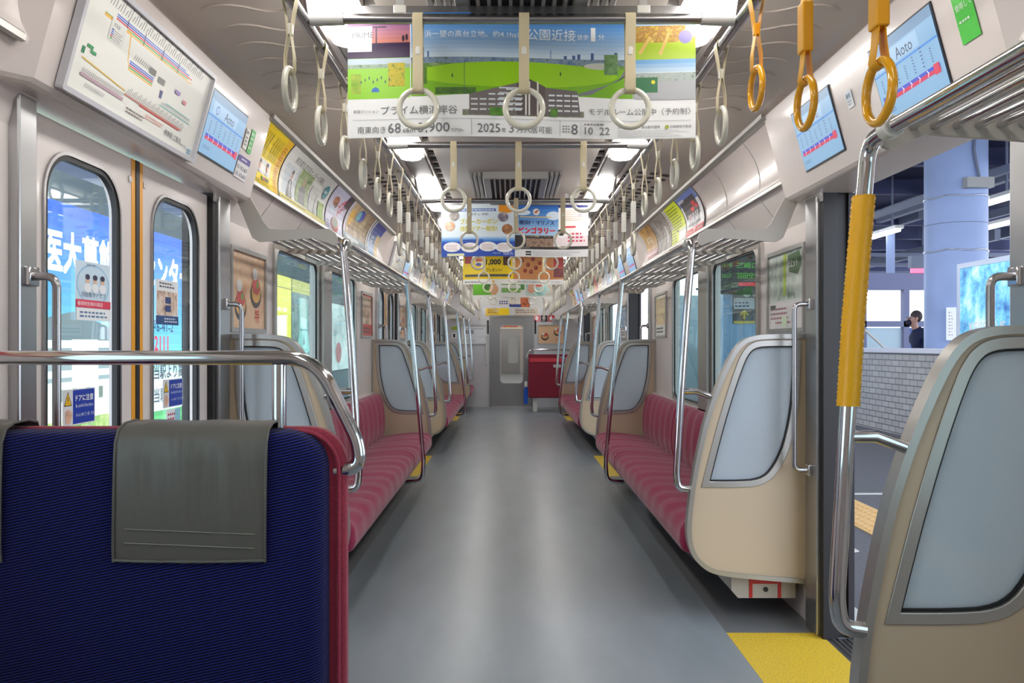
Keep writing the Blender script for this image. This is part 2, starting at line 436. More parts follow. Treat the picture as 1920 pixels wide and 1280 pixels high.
for s in (1, -1):
    m = MB(s)
    edges = [YB]+[v for d in D for v in (d, d+DW)]+[YE]
    for i in range(0, len(edges), 2):
        a, b = edges[i], edges[i+1]; ws = sorted(w_ for w_ in WINS if a < w_[0] < b)
        y = a
        for (p, q) in ws: m.box(1.30, 1.345, y, p, 0, 1.80); m.box(1.30, 1.345, p, q, 0, WZ0); m.box(1.30, 1.345, p, q, WZ1, 1.80); y = q
        m.box(1.30, 1.345, y, b, 0, 1.80)
        cov = [(1.345, 1.80), (1.30, 1.80), (1.285, 1.865), (1.205, 1.972), (1.20, 1.985)]+[(bez(t/8)[0]+.004, bez(t/8)[1]) for t in range(1, 9)]+[(1.13, 2.27), (1.42, 2.27), (1.42, 1.885), (1.345, 1.885)]
        m.prism(cov, 'y', a, b)
        m.box(1.40, 1.42, a+.7 if i else a, b-.7 if i < len(edges)-2 else b, -.08, 1.885) if False else None
    structure(m.build('wall_'+SIDE[s], CREAM, smooth=50))
    # seams of the coving panels and aluminium ad rails
    m = MB(s)
    for i in range(0, len(edges), 2):
        a, b = edges[i]+(.2 if i else 0), edges[i+1]-(.2 if i < len(edges)-2 else 0)
        m.prism([(1.20, 1.965), (1.188, 1.968), (1.188, 1.984), (1.195, 1.992), (1.21, 1.99)], 'y', a, b)
        m.prism([(1.125, 2.245), (1.10, 2.245), (1.088, 2.255), (1.085, 2.275), (1.14, 2.275)], 'y', a, b)
    structure(m.build('trim_1' if s == 1 else 'trim_2', TRIM, smooth=30))
    m = MB(s)
    for i in range(0, len(edges), 2):
        a, b = edges[i], edges[i+1]; n = max(1, round((b-a)/.65))
        for q in range(1, n):
            y = a+(b-a)*q/n
            m.prism([(1.2875, 1.865), (1.2075, 1.972), (1.204, 1.97), (1.283, 1.862)], 'y', y-.003, y+.003)
            pts = [(bez(t/6)[0]+.006, bez(t/6)[1]) for t in range(7)]+[(bez(t/6)[0]+.0015, bez(t/6)[1]) for t in range(6, -1, -1)]
            m.prism(pts, 'y', y-.003, y+.003)
    structure(m.build('wall_panel_joint_'+SIDE[s], GREYP, smooth=30))
    m = MB(s)
    m.prism([(1.10, 2.268), (1.03, 2.292), (.88, 2.318), (.665, 2.335), (.665, 2.45), (1.42, 2.45), (1.42, 2.268)], 'y', YB, YE)
    structure(m.build('ceiling_side_'+SIDE[s], CEILSIDE, smooth=50))
    m = MB(s); m.box(.497, .665, YB, YE, 2.312, 2.45); m.box(.64, .665, YB, YE, 2.295, 2.312); m.box(.497, .507, YB, YE, 2.298, 2.312)
    structure(m.build('ceiling_lamp_trough_'+SIDE[s], CREAM, smooth=30))
    m = MB(s); m.box(.452, .497, YB, YE, 2.335, 2.45)
    structure(m.build('ceiling_slot_'+SIDE[s], DARK, smooth=0))
    m = MB(s)
    for q in range(int((YE-YB)/.16)): m.box(.455, .495, YB+q*.16, YB+q*.16+.035, 2.318, 2.335)
    structure(m.build('ceiling_slot_bridge_'+SIDE[s], GREYP, smooth=0))
mb = MB(); mb.box(-.452, .452, YB, YE, 2.30, 2.45); structure(mb.build('ceiling', CEIL, smooth=0))
mb = MB(); mb.box(-1.42, 1.42, YB-.05, YB, -.08, 2.45); structure(mb.build('wall_back', CREAM, smooth=0))
# end wall with gangway doorway
mb = MB()
DX0, DX1, DZ = -.41, .41, 1.80
mb.box(-1.42, DX0, YE, YE+.06, 0, 2.45); mb.box(DX1, 1.42, YE, YE+.06, 0, 2.45); mb.box(DX0, DX1, YE, YE+.06, DZ, 2.45)
structure(mb.build('wall_front', mat('end_wall', (208, 208, 212), .25), smooth=0))
o_, i_ = matched([(DX0-.03, .0), (DX1+.03, .0), (DX1+.03, DZ+.02), (DX0-.03, DZ+.02)], [(DX0, .001), (DX1, .001), (DX1, DZ-.01), (DX0, DZ-.01)], (0, .9))
mb = MB(); mb.band(o_, i_, 'y', YE-.015, YE+.001); structure(mb.build('trim_3', DOORST, smooth=0))
mb = MB(); win = rrect(0, 1.045, .44, 1.14, .07)
o_, i_ = matched([(DX0, .01), (DX1, .01), (DX1, DZ-.01), (DX0, DZ-.01)], win, (0, 1.045))
mb.band(o_, i_, 'y', YE+.01, YE+.04); d7 = structure(mb.build('door_7', DOORST, smooth=0))
mb = MB(); mb.prism(win, 'y', YE+.022, YE+.026); mb.build('glass_pane', GLASS, d7, smooth=0)
o_, i_ = matched(rrect(0, 1.045, .47, 1.17, .08), rrect(0, 1.045, .44, 1.14, .07), (0, 1.045))
mb = MB(); mb.band(o_, i_, 'y', YE+.005, YE+.012); mb.build('window_frame', STEEL, d7, smooth=0)
mb = MB(); mb.tube([(-.37, YE-.01, .85), (-.37, YE-.03, .86), (-.37, YE-.03, 1.12), (-.37, YE-.01, 1.13)], .008); mb.build('door_handle', CHROME, d7)

# windows
k = 0
for s in (-1, 1):
    for (a, b) in sorted(WINS):
        k += 1; cyw, czw = (a+b)/2, (WZ0+WZ1)/2; W_, H_ = b-a, WZ1-WZ0
        ou = rrect(cyw, czw, W_+.06, H_+.05, .05); inn = rrect(cyw, czw, W_-.03, H_-.03, .07)
        o_, i_ = matched(ou, inn, (cyw, czw)); m = MB(s); m.band(o_, i_, 'x', 1.286, 1.306)
        fr = m.build('window_%d' % k, TRIM, smooth=30); fr['kind'] = 'structure'
        o_, i_ = matched(inn, rrect(cyw, czw, W_-.05, H_-.05, .06), (cyw, czw)); m = MB(s); m.band(o_, i_, 'x', 1.294, 1.304); m.build('gasket', BLACK, fr, smooth=30)
        m = MB(s); m.box(1.305, 1.308, a+.01, b-.01, WZ0+.01, WZ1-.01); m.build('glass_pane', WGLASS, fr, smooth=0)
    # aluminium post between the two panes of each bay
    for y0 in (D[0]+DW, D[1]+DW):
        m = MB(s); m.box(1.262, 1.30, y0+1.965, y0+2.215, WZ0-.03, WZ1+.02)
        structure(m.build('window_post_%s_%d' % (SIDE[s], 1 if y0 < 5 else 2), TRIM, smooth=0, bevel=.004))

# ---------------------------------------------------------------- doors
LEAFZ = 1.872
def door_leaf(s, ya, yb, xa, door, seam_at_b, with_pane=True):
    yc = (ya+yb)/2+(-.02 if seam_at_b else 0); win = rrect(yc, 1.205, .432, 1.17, .13, 8)
    o_, i_ = matched([(ya, .012), (yb, .012), (yb, LEAFZ), (ya, LEAFZ)], win, (yc, 1.205))
    m = MB(s); m.band(o_, i_, 'x', xa, xa+.03); lf = m.build('door_leaf', CREAM, door, smooth=0)
    o_, i_ = matched(rrect(yc, 1.205, .452, 1.19, .14, 8), rrect(yc, 1.205, .432, 1.17, .13, 8), (yc, 1.205), 64)
    m = MB(s); m.band(o_, i_, 'x', xa-.007, xa+.002); m.build('window_frame', DULLCH, lf, smooth=30)
    o_, i_ = matched(win, rrect(yc, 1.205, .402, 1.14, .115, 8), (yc, 1.205), 64)
    m = MB(s); m.band(o_, i_, 'x', xa-.003, xa+.014); m.build('gasket', BLACK, lf, smooth=30)
    m = MB(s); m.prism(rrect(yc, 1.205, .41, 1.148, .115, 8), 'x', xa+.006, xa+.010); m.build('glass_pane', GLASS, lf, smooth=0)
    e = yb if seam_at_b else ya; sg = -1 if seam_at_b else 1
    m = MB(s); m.box(xa-.002, xa+.001, *sorted((e+sg*.016, e+sg*.042)), .012, LEAFZ); m.build('orange_edge_strip', ORANGE, lf, smooth=0)
    m = MB(s); m.box(xa-.004, xa+.032, *sorted((e, e+sg*.014)), .012, LEAFZ); m.build('rubber_edge', BLACK, lf, smooth=0)
    m = MB(s); m.cyl((e+sg*.055, 1.80), .012, 'x', xa-.004, xa+.001, 14); m.build('round_stud', DULLCH, lf)
    return lf
k = 0
for s in (-1, 1):
    for d in D:
        k += 1
        dr = thing('door_%d' % k, None, None, (0, 0, 0), kind='structure')
        if s == -1: door_leaf(s, d, d+.66, 1.312, dr, True); door_leaf(s, d+.66, d+DW, 1.312, dr, False)
        else: door_leaf(s, d-.67, d-.05, 1.352, dr, True); door_leaf(s, d+DW+.05, d+DW+.67, 1.352, dr, False)
        # pillars beside the opening
        m = MB(s); m.box(1.272, 1.345, d-.085, d-.004, 0, 1.885); m.box(1.272, 1.345, d+DW+.036, d+DW+.17, 0, 1.885)
        structure(m.build('door_pillar_%d' % k, STEEL, smooth=0, bevel=.006))
        m = MB(s); m.box(1.288, 1.35, d+DW-.004, d+DW+.036, 0, 1.885); m.box(1.288, 1.31, d-.004, d+.01, 0, 1.885)
        if s == 1: m.box(1.345, 1.42, d+DW+.02, d+DW+.045, 0, 1.885)
        structure(m.build('door_rubber_%d' % k, BLACK, smooth=0))
        m = MB(s); m.box(1.345, 1.42, d-.70, d-.68, 0, 1.885); m.box(1.395, 1.42, d-.70, d, 0, 1.885); m.box(1.395, 1.42, d+DW, d+DW+.70, 0, 1.885)
        structure(m.build('wall_door_pocket_%d' % k, DARK, smooth=0))
        # header box over the opening
        m = MB(s)
        pr = [(1.42, 1.885), (1.22, 1.885), (1.203, 1.90), (1.105, 2.262), (1.12, 2.30), (1.42, 2.30)]
        a, b = d-.14, d+1.55
        def sh(pts, dx): return [(min(1.42, x+dx) if x < 1.4 else x, z) for x, z in pts]
        rings = [[(x, y, z) for x, z in sh(pr, dx)] for y, dx in ((a-.13, .11), (a, 0), (b, 0), (b+.03, .06))]
        m.loft(rings); hb = structure(m.build('door_header_%d' % k, CREAM, smooth=25, bevel=.008))
        # two grab handles
        for j, yy in enumerate((d-.045, d+DW+.10)):
            m = MB(s, off=(1.27, yy, 1.06))
            m.tube(fillet([(1.272, yy, 1.42), (1.20, yy, 1.42), (1.20, yy, .70), (1.272, yy, .70)], .03), .0105, 12)
            nm = 'pull' 
            root = m.build('grab_handle', DULLCH, None, (s*1.27, yy, 1.06))
            tag(root, 'slim steel grab handle on the %s pillar of the %s %s-side doorway' % ('far' if j else 'near', ORD[D.index(d)], SIDE[s]), 'grab handle', 'grab handles on the door pillars')
            m = MB(s, off=(1.27, yy, 1.06)); m.box(1.255, 1.275, yy-.022, yy+.022, 1.395, 1.445); m.build('bracket', CHROME, root, bevel=.004); m = MB(s, off=(1.27, yy, 1.06)); m.box(1.255, 1.275, yy-.022, yy+.022, .675, .725); m.build('bracket', CHROME, root, bevel=.004)

# ---------------------------------------------------------------- partitions beside the doors
P_OUT = [(1.298, 1.285), (1.06, 1.285), (1.00, 1.258), (.957, 1.205), (.895, 1.07), (.83, .888), (.775, .607), (.755, .42), (.765, .345), (.79, .29), (.84, .243), (.905, .217), (1.298, .185)]
P_GL = [(1.234, 1.237), (1.08, 1.237), (1.045, 1.222), (1.015, 1.185), (.96, 1.027), (.905, .84), (.854, .635), (1.055, .634), (1.12, .665), (1.185, .776), (1.228, .98)]
def smooth_loop(pts, sharp, it=2):
    for _ in range(it):
        out = []; n = len(pts); sh2 = []
        for i in range(n):
            p, q = pts[i], pts[(i+1) % n]
            if i in sharp: sh2.append(len(out)); out.append(p)
            else: out.append(tuple(.75*a+.25*b for a, b in zip(p, q))) if False else out.append(tuple(a*.8+(b+c)*.1 for a, b, c in zip(p, pts[i-1], q)))
            out.append(tuple((a+b)/2*1 for a, b in zip(p, q)))
        pts = out; sharp = sh2
    return pts
P_OUTS = smooth_loop(P_OUT, [0, 12]); P_GLS = smooth_loop(P_GL, [0, 6])
GC = (1.07, .95)
def partition(s, y, label, dirn):
    off = (1.03, y, .185)
    root = thing('seat_partition', label, 'partition', (s*1.03, y, .185), 'partitions at the bench ends')
    fr_out = inset(P_GLS, -.028, GC)
    o_, i_ = matched(P_OUTS, fr_out, GC, 72); m = MB(s, off); m.band(o_, i_, 'y', y-.015, y+.015); m.build('panel', BEIGE, root, smooth=30)
    o_, i_ = matched(fr_out, P_GLS, GC, 72); m = MB(s, off); m.band(o_, i_, 'y', y-.02, y+.02); m.build('window_frame', TRIM, root, smooth=30, bevel=.002)
    o_, i_ = matched(P_GLS, inset(P_GLS, .006, GC), GC, 72); m = MB(s, off); m.band(o_, i_, 'y', y-.012, y+.012); m.build('gasket', BLACK, root, smooth=30)
    m = MB(s, off); m.prism(inset(P_GLS, .004, GC), 'y', y-.003, y+.003); m.build('glass_pane', FROST, root, smooth=0)
    # edge trim: strip round the aisle side
    outl = inset(P_OUTS, -.006, GC); inl = inset(P_OUTS, .014, GC)
    o_, i_ = matched(outl, inl, GC, 72); m = MB(s, off); m.band(o_, i_, 'y', y-.024, y+.024); m.build('edge_trim', TRIM, root, smooth=30)
    return root
# ---------------------------------------------------------------- bench
def crease(t, w_=.06): return math.exp(-(t/w_)**2)
def bench(s, ya, yb, splits, label):
    off = (1.0, ya, 0)
    root = thing('bench_seat', label, 'bench seat', (s*1.0, ya, 0), 'long bench seats along the walls')
    cuts = [ya+.03]+[ya+x for x in splits]+[yb-.03]
    for a, b in zip(cuts, cuts[1:]):
        n = max(1, round((b-a)/.48)); pitch = (b-a)/n
        m = MB(s, off); rings = []; ns = int((b-a)/.02)
        for i in range(ns+1):
            y = a+.004+(b-a-.008)*i/ns; u = ((y-a)/pitch) % 1; e = min(y-a, b-y); ed = -.02*max(0, 1-e/.03)**2
            q = .007*math.cos(4*PI*u)+.004*math.cos(2*PI*u) - .006*crease(min(u, 1-u)*pitch, .018)
            if e < .03: q *= e/.03
            base = [(.785, .29, 0, 0), (.752, .305, 0, 0), (.742, .345, .3, 0), (.748, .40, .5, .4), (.768, .428, .3, .8), (.82, .442, 0, 1), (.92, .44, 0, 1), (1.03, .43, 0, 1), (1.12, .42, 0, .6), (1.21, .41, 0, .2), (1.22, .29, 0, 0)]
            rings.append([(x-q*fx-(ed if x < .8 else 0), y, z+q*fz+(ed if z > .38 else 0)) for x, z, fx, fz in base])
        m.loft(rings); m.build('seat_cushion', REDSEAT, root, smooth=60)
        m = MB(s, off); rings = []
        for i in range(ns+1):
            y = a+.004+(b-a-.008)*i/ns; u = ((y-a)/pitch) % 1; e = min(y-a, b-y); ed = .03*max(0, 1-e/.05)**2
            q = .011*math.cos(4*PI*u)-.010*crease(min(u, 1-u)*pitch, .012)
            if e < .04: q *= e/.04
            base = [(1.19, .40, 0), (1.168, .47, .5), (1.166, .56, 1), (1.175, .66, 1), (1.19, .74, .8), (1.212, .785, .4), (1.24, .80, 0), (1.285, .795, 0), (1.295, .77, 0), (1.295, .40, 0)]
            rings.append([(x-q*f+(ed if f else 0), y, z-(ed if z > .7 else 0)) for x, z, f in base])
        m.loft(rings); m.build('backrest', REDSEAT, root, smooth=60)
    m = MB(s, off); m.box(.80, 1.29, ya+.02, yb-.02, .262, .292); m.build('seat_base', DARK, root, smooth=0)
    m = MB(s, off); m.prism([(.97, .13), (1.0, .095), (1.26, .095), (1.26, .262), (.97, .262)], 'y', ya+.03, yb-.03); hb = m.build('under_seat_heater', mat('heater_casing', (186, 178, 168), .4), root, smooth=0)
    for ye, sg in ((ya+.03, -1), (yb-.03, 1)):
        m = MB(s, off); y0, y1 = sorted((ye, ye+sg*.003))
        m.box(1.05, 1.195, y0, y1, .16, .18, 0); m.box(1.05, 1.065, y0, y1, .097, .16, 0); m.box(1.18, 1.195, y0, y1, .097, .16, 0)
        m.build('red_marking', REDPIPE, hb, smooth=0)
        m = MB(s, off); m.cyl((1.125, .135), .011, 'y', *sorted((ye, ye+sg*.005))); m.build('round_hole', BLACK, hb, smooth=0)
    m = MB(s, off); m.box(1.262, 1.298, ya+.02, yb-.02, .79, .806); m.build('back_ledge', CREAM, root, smooth=0)
    return root
# ---------------------------------------------------------------- poles and racks
RX, RZ = .785, 1.712
def end_pole(s, y, dirn, label, yellow=False, r=.017):
    """upright at a bench end, bent from the rack rail down to the partition; dirn points along Y towards the bench"""
    off = (RX, y, .6)
    root = thing('handrail_pole', label, 'handrail pole', (s*RX, y, .6), 'chrome poles between racks and seats')
    path = fillet([(RX, y+dirn*.10, RZ), (RX, y, RZ-.005), (RX-.035, y, 1.3), (.712, y, .66), (.722, y, .60), (.775, y, .592)], [.085, .3, .045, .035], 8)
    m = MB(s, off); m.tube(path, r, 16); m.build('pole', CHROME, root, smooth=60)
    m = MB(s, off); m.tube([(.742, y, 1.035), (.80, y, 1.035), (.875, y, 1.008)], .014, 14); m.build('side_stub', CHROME, root, smooth=60)
    m = MB(s, off); m.tube([(RX, y+dirn*.088, RZ), (RX, y+dirn*.128, RZ)], r+.006, 16); m.build('collar', WHITEP, root, bevel=.004)
    if yellow:
        def px(z):
            t = (z-.66)/(1.3-.66) if z < 1.3 else 1+(z-1.3)/(RZ-1.3); x0 = .712+(RX-.035-.712)*min(t, 1); return x0+(.035*(t-1) if t > 1 else 0)
        zs = [1.105+.001*i*4.8 for i in range(101)]; nn = 20; m = MB(s, off); V = []
        for j, z in enumerate(zs):
            c = px(z); row = []
            for a in range(nn):
                rr = r+.0035+(.0042 if ((a+(j//2)) % 2 == 0) else 0)
                row.append((c+rr*math.cos(2*PI*a/nn), y+rr*math.sin(2*PI*a/nn), z))
            V.append(row)
        m.loft(V); m.build('yellow_grip_sleeve', mat('yellow_grip', (252, 186, 22), .35), root, smooth=80)
    return root
def mid_pole(s, y, label):
    off = (RX, y, .25); root = thing('handrail_pole', label, 'handrail pole', (s*RX, y, .25), 'chrome poles between racks and seats')
    m = MB(s, off); m.tube(fillet([(RX, y, RZ-.01), (.665, y, .38), (.675, y, .245), (.80, y, .236)], [.06, .05], 8), .016, 16); m.build('pole', CHROME, root, smooth=60)
    m = MB(s, off); m.tube([(RX, y-.03, RZ), (RX, y+.03, RZ)], .022, 16); m.build('collar', WHITEP, root, bevel=.004)
    return root
BR = [(1.16, 1.704), (1.05, 1.712), (.915, 1.722), (.853, 1.70), (.825, 1.688), (.81, 1.695), (.808, 1.72), (.815, 1.742), (.845, 1.763), (1.05, 1.758), (1.112, 1.762), (1.136, 1.787), (1.16, 1.834), (1.215, 1.93), (1.262, 1.90), (1.222, 1.80), (1.19, 1.722)]
def rack(s, ya, yb, label):
    off = (1.0, ya, 1.7); root = thing('luggage_rack', label, 'luggage rack', (s*1.0, ya, 1.7), 'luggage racks above the seats')
    m = MB(s, off); m.tube([(RX, ya+.135, RZ), (RX, yb-.135, RZ)], .0165, 14); m.build('front_rail', CHROME, root, smooth=60)
    for q in range(7):
        x = .875+q*.05; m = MB(s, off); m.tube([(x, ya+.02, 1.739+q*.001), (x, yb-.02, 1.739+q*.001)], .0095, 10); m.build('slat_tube', CHROME, root, smooth=60)
    for y in (ya+.012, yb-.012):
        m = MB(s, off); m.prism(BR, 'y', y-.007, y+.007); m.build('end_bracket', mat('bracket_enamel', (196, 190, 182), .35), root, smooth=0)
    n = max(1, round((yb-ya)/.62))
    for i in range(1, n):
        y = ya+(yb-ya)*i/n; m = MB(s, off)
        m.prism([(RX, 1.70), (.86, 1.712), (1.19, 1.722), (1.27, 1.75), (1.27, 1.80), (1.19, 1.752), (.86, 1.727), (RX, 1.722)], 'y', y-.012, y+.012)
        m.build('support_arm', mat('bracket_enamel', (196, 190, 182), .35), root, smooth=0)
    return root

BAYS = [(D[0]+DW+.21, D[1]-.27, 'first'), (D[1]+DW+.21, D[2]-.27, 'second')]
for s in (-1, 1):
    for a, b, nm in BAYS:
        lab = '%s %s bench' % (nm, SIDE[s])
        partition(s, a, 'beige partition with frosted pane at the near end of the %s' % lab, 1)
        partition(s, b, 'beige partition with frosted pane at the far end of the %s' % lab, -1)
        bench(s, a+.02, b-.02, [2.42], 'crimson plush bench seat along the %s wall between the %s' % (SIDE[s], 'first and second doors' if nm == 'first' else 'second and third doors'))
        end_pole(s, a+.01, 1, 'chrome pole with side stub at the near end of the %s' % lab)
        end_pole(s, b-.01, -1, 'chrome pole with side stub at the far end of the %s' % lab)
        mid_pole(s, a+2.35, 'straight chrome pole rising from the seat front midway along the %s' % lab)
        rack(s, a, b, 'chrome tube luggage rack above the %s' % lab)
# behind the first right door, nearest the camera
partition(1, D[0]-.27, 'large beige partition with frosted pane nearest the camera, right of the open door', -1)
end_pole(1, D[0]-.28, -1, 'chrome pole with dimpled yellow grip sleeve beside the near right doorway', yellow=True, r=.0185)
rack(1, -.6, D[0]-.28, 'chrome tube luggage rack at the top right above the nearest partition')
# short end seats beyond the third door
a = D[2]+DW+.21
partition(-1, a, 'beige partition with frosted pane at the near end of the short left seat by the end wall', 1)
bench(-1, a+.02, YE-.01, [], 'short crimson seat on the left beside the end wall')
end_pole(-1, a+.01, 1, 'chrome pole at the near end of the short left seat by the end wall')
rack(-1, a, YE-.02, 'short luggage rack on the left beside the end wall')
rack(1, a, YE-.02, 'short luggage rack on the right above the far transverse seat')
# ================================================================ ceiling fittings
for s in (-1, 1):
    for q in range(-1, 9):
        y0 = 1.70+1.75*q; y1 = min(y0+1.15, YE-.1); y0 = max(y0, YB+.1)
        root = thing('ceiling_lamp', '%s glowing tube lamp from the camera on the %s of the ceiling' % (ORD[q+1], SIDE[s]), 'ceiling lamp', (s*.58, (y0+y1)/2, 2.31), 'tube lamps along the ceiling')
        off = (.58, (y0+y1)/2, 2.31)
        m = MB(s, off); rings = []
        L = y1-y0; 
        lp = rrect(.578, (y0+y1)/2, .118, L, .058, 8)
        m.prism(lp, 'z', 2.262, 2.300); m.build('diffuser', LAMPM, root, smooth=30, bevel=.012)
        m = MB(s, off); m.box(.512, .640, y0-.02, y1+.02, 2.300, 2.3115); m.build('lamp_base', WHITEP, root, smooth=0)
        if y1+.6 < YE:
            m = MB(s); m.box(.512, .635, y1+.03, y1+.57, 2.29, 2.312); structure(m.build('ceiling_lamp_spacer_%s_%d' % (SIDE[s], q+2), GREYP, smooth=0, bevel=.004))
# air-conditioning grilles
for q in range(5):
    y0 = 1.72+3.33*q-.02; y1 = y0+.87
    if y1 > YE: break
    root = thing('air_grille', '%s louvred air grille from the camera in the middle of the ceiling' % ORD[q], 'air grille', (0, (y0+y1)/2, 2.30), 'ceiling air grilles')
    off = (0, (y0+y1)/2, 2.30)
    o_, i_ = matched([(-.20, y0), (.20, y0), (.20, y1), (-.20, y1)], [(-.155, y0+.03), (.155, y0+.03), (.155, y1-.03), (-.155, y1-.03)], (0, (y0+y1)/2))
    m = MB(1, off); m.band(o_, i_, 'z', 2.252, 2.30); m.build('frame', GREYP, root, smooth=0, bevel=.006)
    m = MB(1, off); m.box(-.155, .155, y0+.03, y1-.03, 2.285, 2.2995); m.build('dark_backing', DARK, root, smooth=0)
    for i in range(9):
        x = -.13+i*.0325; m = MB(1, off); m.box(x-.005, x+.005, y0+.03, y1-.03, 2.254, 2.284); m.build('louvre', GREYP, root, smooth=0)
    for sx in (-1, 1):
        for i in range(3):
            m = MB(1, off); x = sx*(.222+.028*i); m.box(x-.009, x+.009, y0+.02, y1-.02, 2.268+.006*i, 2.30); m.build('side_fin', GREYP, root, smooth=0, bevel=.003)
# raised ribs and dark perforations of the sloping side ceiling
def ceil_z(x):
    P = [(.665, 2.335), (.88, 2.318), (1.03, 2.292), (1.10, 2.268)]
    for (a, b), (c, d) in zip(P, P[1:]):
        if x <= c: return b+(d-b)*(x-a)/(c-a)
    return 2.268
for s in (-1, 1):
    for n_, (ya, yb) in enumerate(((2.15, 3.75), (7.8, 9.4), (13.5, 15.1))):
        m = MB(s)
        for i in range(11):
            y = ya+(yb-ya)*i/10
            m.tube([(.70+.03*q, y+.05*math.sin(q*.55), ceil_z(.70+.03*q)-.001) for q in range(11)], .0045, 6)
        structure(m.build('ceiling_rib_panel_%s_%d' % (SIDE[s], n_+1), CEILSIDE, smooth=60))
    for n_, (ya, yb) in enumerate(((5.2, 7.2), (10.8, 12.8))):
        m = MB(s)
        for i in range(16):
            for j in range(4):
                x = .72+j*.075; y = ya+(yb-ya)*i/15; z = ceil_z(x)-.0015
                dx, dy = .024, .035; z1, z2 = ceil_z(x-dx)-.0012, ceil_z(x+dx)-.0012
                a = [m.v(x+dx*cx, y+dy*cy_, z1+(z2-z1)*(cx+1)/2) for cx, cy_ in ((-1, -.6), (-.6, -1), (.6, -1), (1, -.6), (1, .6), (.6, 1), (-.6, 1), (-1, .6))]
                m.f(a)
        structure(m.build('ceiling_vent_holes_%s_%d' % (SIDE[s], n_+1), DARK, smooth=0, recalc=False))

# ---------------------------------------------------------------- strap rails
SX, SZ = .615, 2.16
BARS = [2.34+1.48*i for i in range(10)]
for s in (-1, 1):
    root = thing('strap_rail', 'long chrome strap rail running the length of the car under the %s lamps' % SIDE[s], 'strap rail', (s*SX, 7.8, SZ))
    off = (SX, 7.8, SZ)
    m = MB(s, off); m.tube([(SX, YB+.02, SZ), (SX, YE-.02, SZ)], .0155, 14); m.build('rail', DULLCH, root, smooth=60)
    for b in BARS:
        hy = max((b+q for q in (.06, .10, .15, .20, -.08, -.13)), key=lambda v: min(abs(v-(2.18+.362*k_)) for k_ in range(-3, 40)))
        m = MB(s, off); m.tube([(SX, hy, SZ+.012), (SX+.02, hy, SZ+.16)], .009, 10); m.build('ceiling_hanger', DULLCH, root, smooth=60)
for i, b in enumerate(BARS):
    root = thing('cross_bar', '%s crosswise strap bar from the camera, spanning the ceiling rails' % ORD[i], 'cross bar', (0, b, SZ+.003), 'crosswise strap bars')
    off = (0, b, SZ)
    m = MB(1, off); m.tube([(-SX+.02, b, SZ+.003), (SX-.02, b, SZ+.003)], .0145, 14); m.build('bar', DULLCH, root, smooth=60)
    for sx in (-1, 1):
        m = MB(1, off); m.tube([(sx*(SX-.016), b, SZ+.003), (sx*(SX-.11), b, SZ+.003)], [.02, .0175], 14); m.build('end_socket', GREYP, root, smooth=60)

# ---------------------------------------------------------------- hand straps
def strap_proto(kind, label):
    """kind: cross (ring faces along the car), side, side_long, y_side, y_long; root sits on the rail axis"""
    yel = kind[0] == 'y'; sm, rm = (YSTRAP, YRING) if yel else (IVORY, RINGM)
    cross = kind == 'cross'; zr = {'cross': -.25, 'side': -.243, 'side_long': -.39, 'y_side': -.24, 'y_long': -.385, 'y_longer': -.47}[kind]
    root = thing('hand_strap', label, 'hand strap')
    def P(a, z, wv): return (wv, a, z) if cross else (a, wv, z)      # a: across the band's loop, wv: along its width
    Rr, rt = .053, .0085
    zt = zr+Rr                                                      # axis of the ring tube at its top
    # strap: closed band, seen edge-on it pinches at the clip
    pts = []
    for k_ in range(9):
        t = PI*k_/8; pts.append((.0175*math.cos(t), .0175*math.sin(t)+.001))
    pin = .0045 if not cross else .006
    zc = -.085
    left = [(-.0165, -.012), (-.010, -.045), (-pin, zc), (-pin*.8, zc-.02)]
    if 'long' in kind: left += [(-.005, zt+.055), (-.007, zt+.03)]
    else: left += [(-.011, zt+.035)]
    pts += left
    for k_ in range(7):
        t = PI+PI*k_/6; pts.append((.0115*math.cos(t), zt+.0115*math.sin(t)))
    pts += [(-a, z) for a, z in left[::-1]]
    hw = .0145; th = .0017; n = len(pts)
    outl = inset(pts, -th, None); m = MB()
    rows = [[m.v(*P(p[0], p[1], w_)) for p in lp] for lp in (outl, pts) for w_ in (-hw, hw)]
    o0, o1, i0, i1 = rows
    for i in range(n):
        j = (i+1) % n
        m.f((o0[i], o0[j], o1[j], o1[i])); m.f((i0[i], i1[i], i1[j], i0[j])); m.f((o0[i], i0[i], i0[j], o0[j])); m.f((o1[i], o1[j], i1[j], i1[i]))
    m.build('strap', sm, root, smooth=60)
    m = MB(); m.tube([P(0, zr, 0) if False else P(0, zr+Rr*math.cos(2*PI*q/28), Rr*math.sin(2*PI*q/28)) for q in range(28)], rt, 10, closed=True)
    m.build('ring', rm, root, smooth=80)
    m = MB(); c = [P(sx*.0085, z, y) for sx in (-1, 1) for z in (zc-.016, zc+.016) for y in (-.0075, .0075)]
    xs, ys, zs = zip(*c); m.box(min(xs), max(xs), min(ys), max(ys), min(zs), max(zs)); m.build('clip', WHITEP if not yel else sm, root, bevel=.003)
    if 'long' in kind:
        z1 = -.165; z0 = zt+.058; m = MB(); a_, b_ = (.012, .0185)
        m.box(-a_, a_, -b_, b_, z0, z1); m.build('sleeve', sm if yel else WHITEP, root, bevel=.003)
    return root
protos = {}
def place_strap(kind, loc, label, group):
    if kind not in protos: o = protos[kind] = strap_proto(kind, label); o.location = loc; o['label'] = label
    else: o = copy_thing(protos[kind], loc, label)
    o['group'] = group; return o
for i, b in enumerate(BARS):
    for j, x in enumerate((-.30, 0, .30)):
        place_strap('cross', (x+.005, b, SZ+.003), 'ivory ring strap at the %s of the %s cross bar from the camera' % (('left', 'middle', 'right')[j], ORD[i]), 'ring straps on the cross bars')
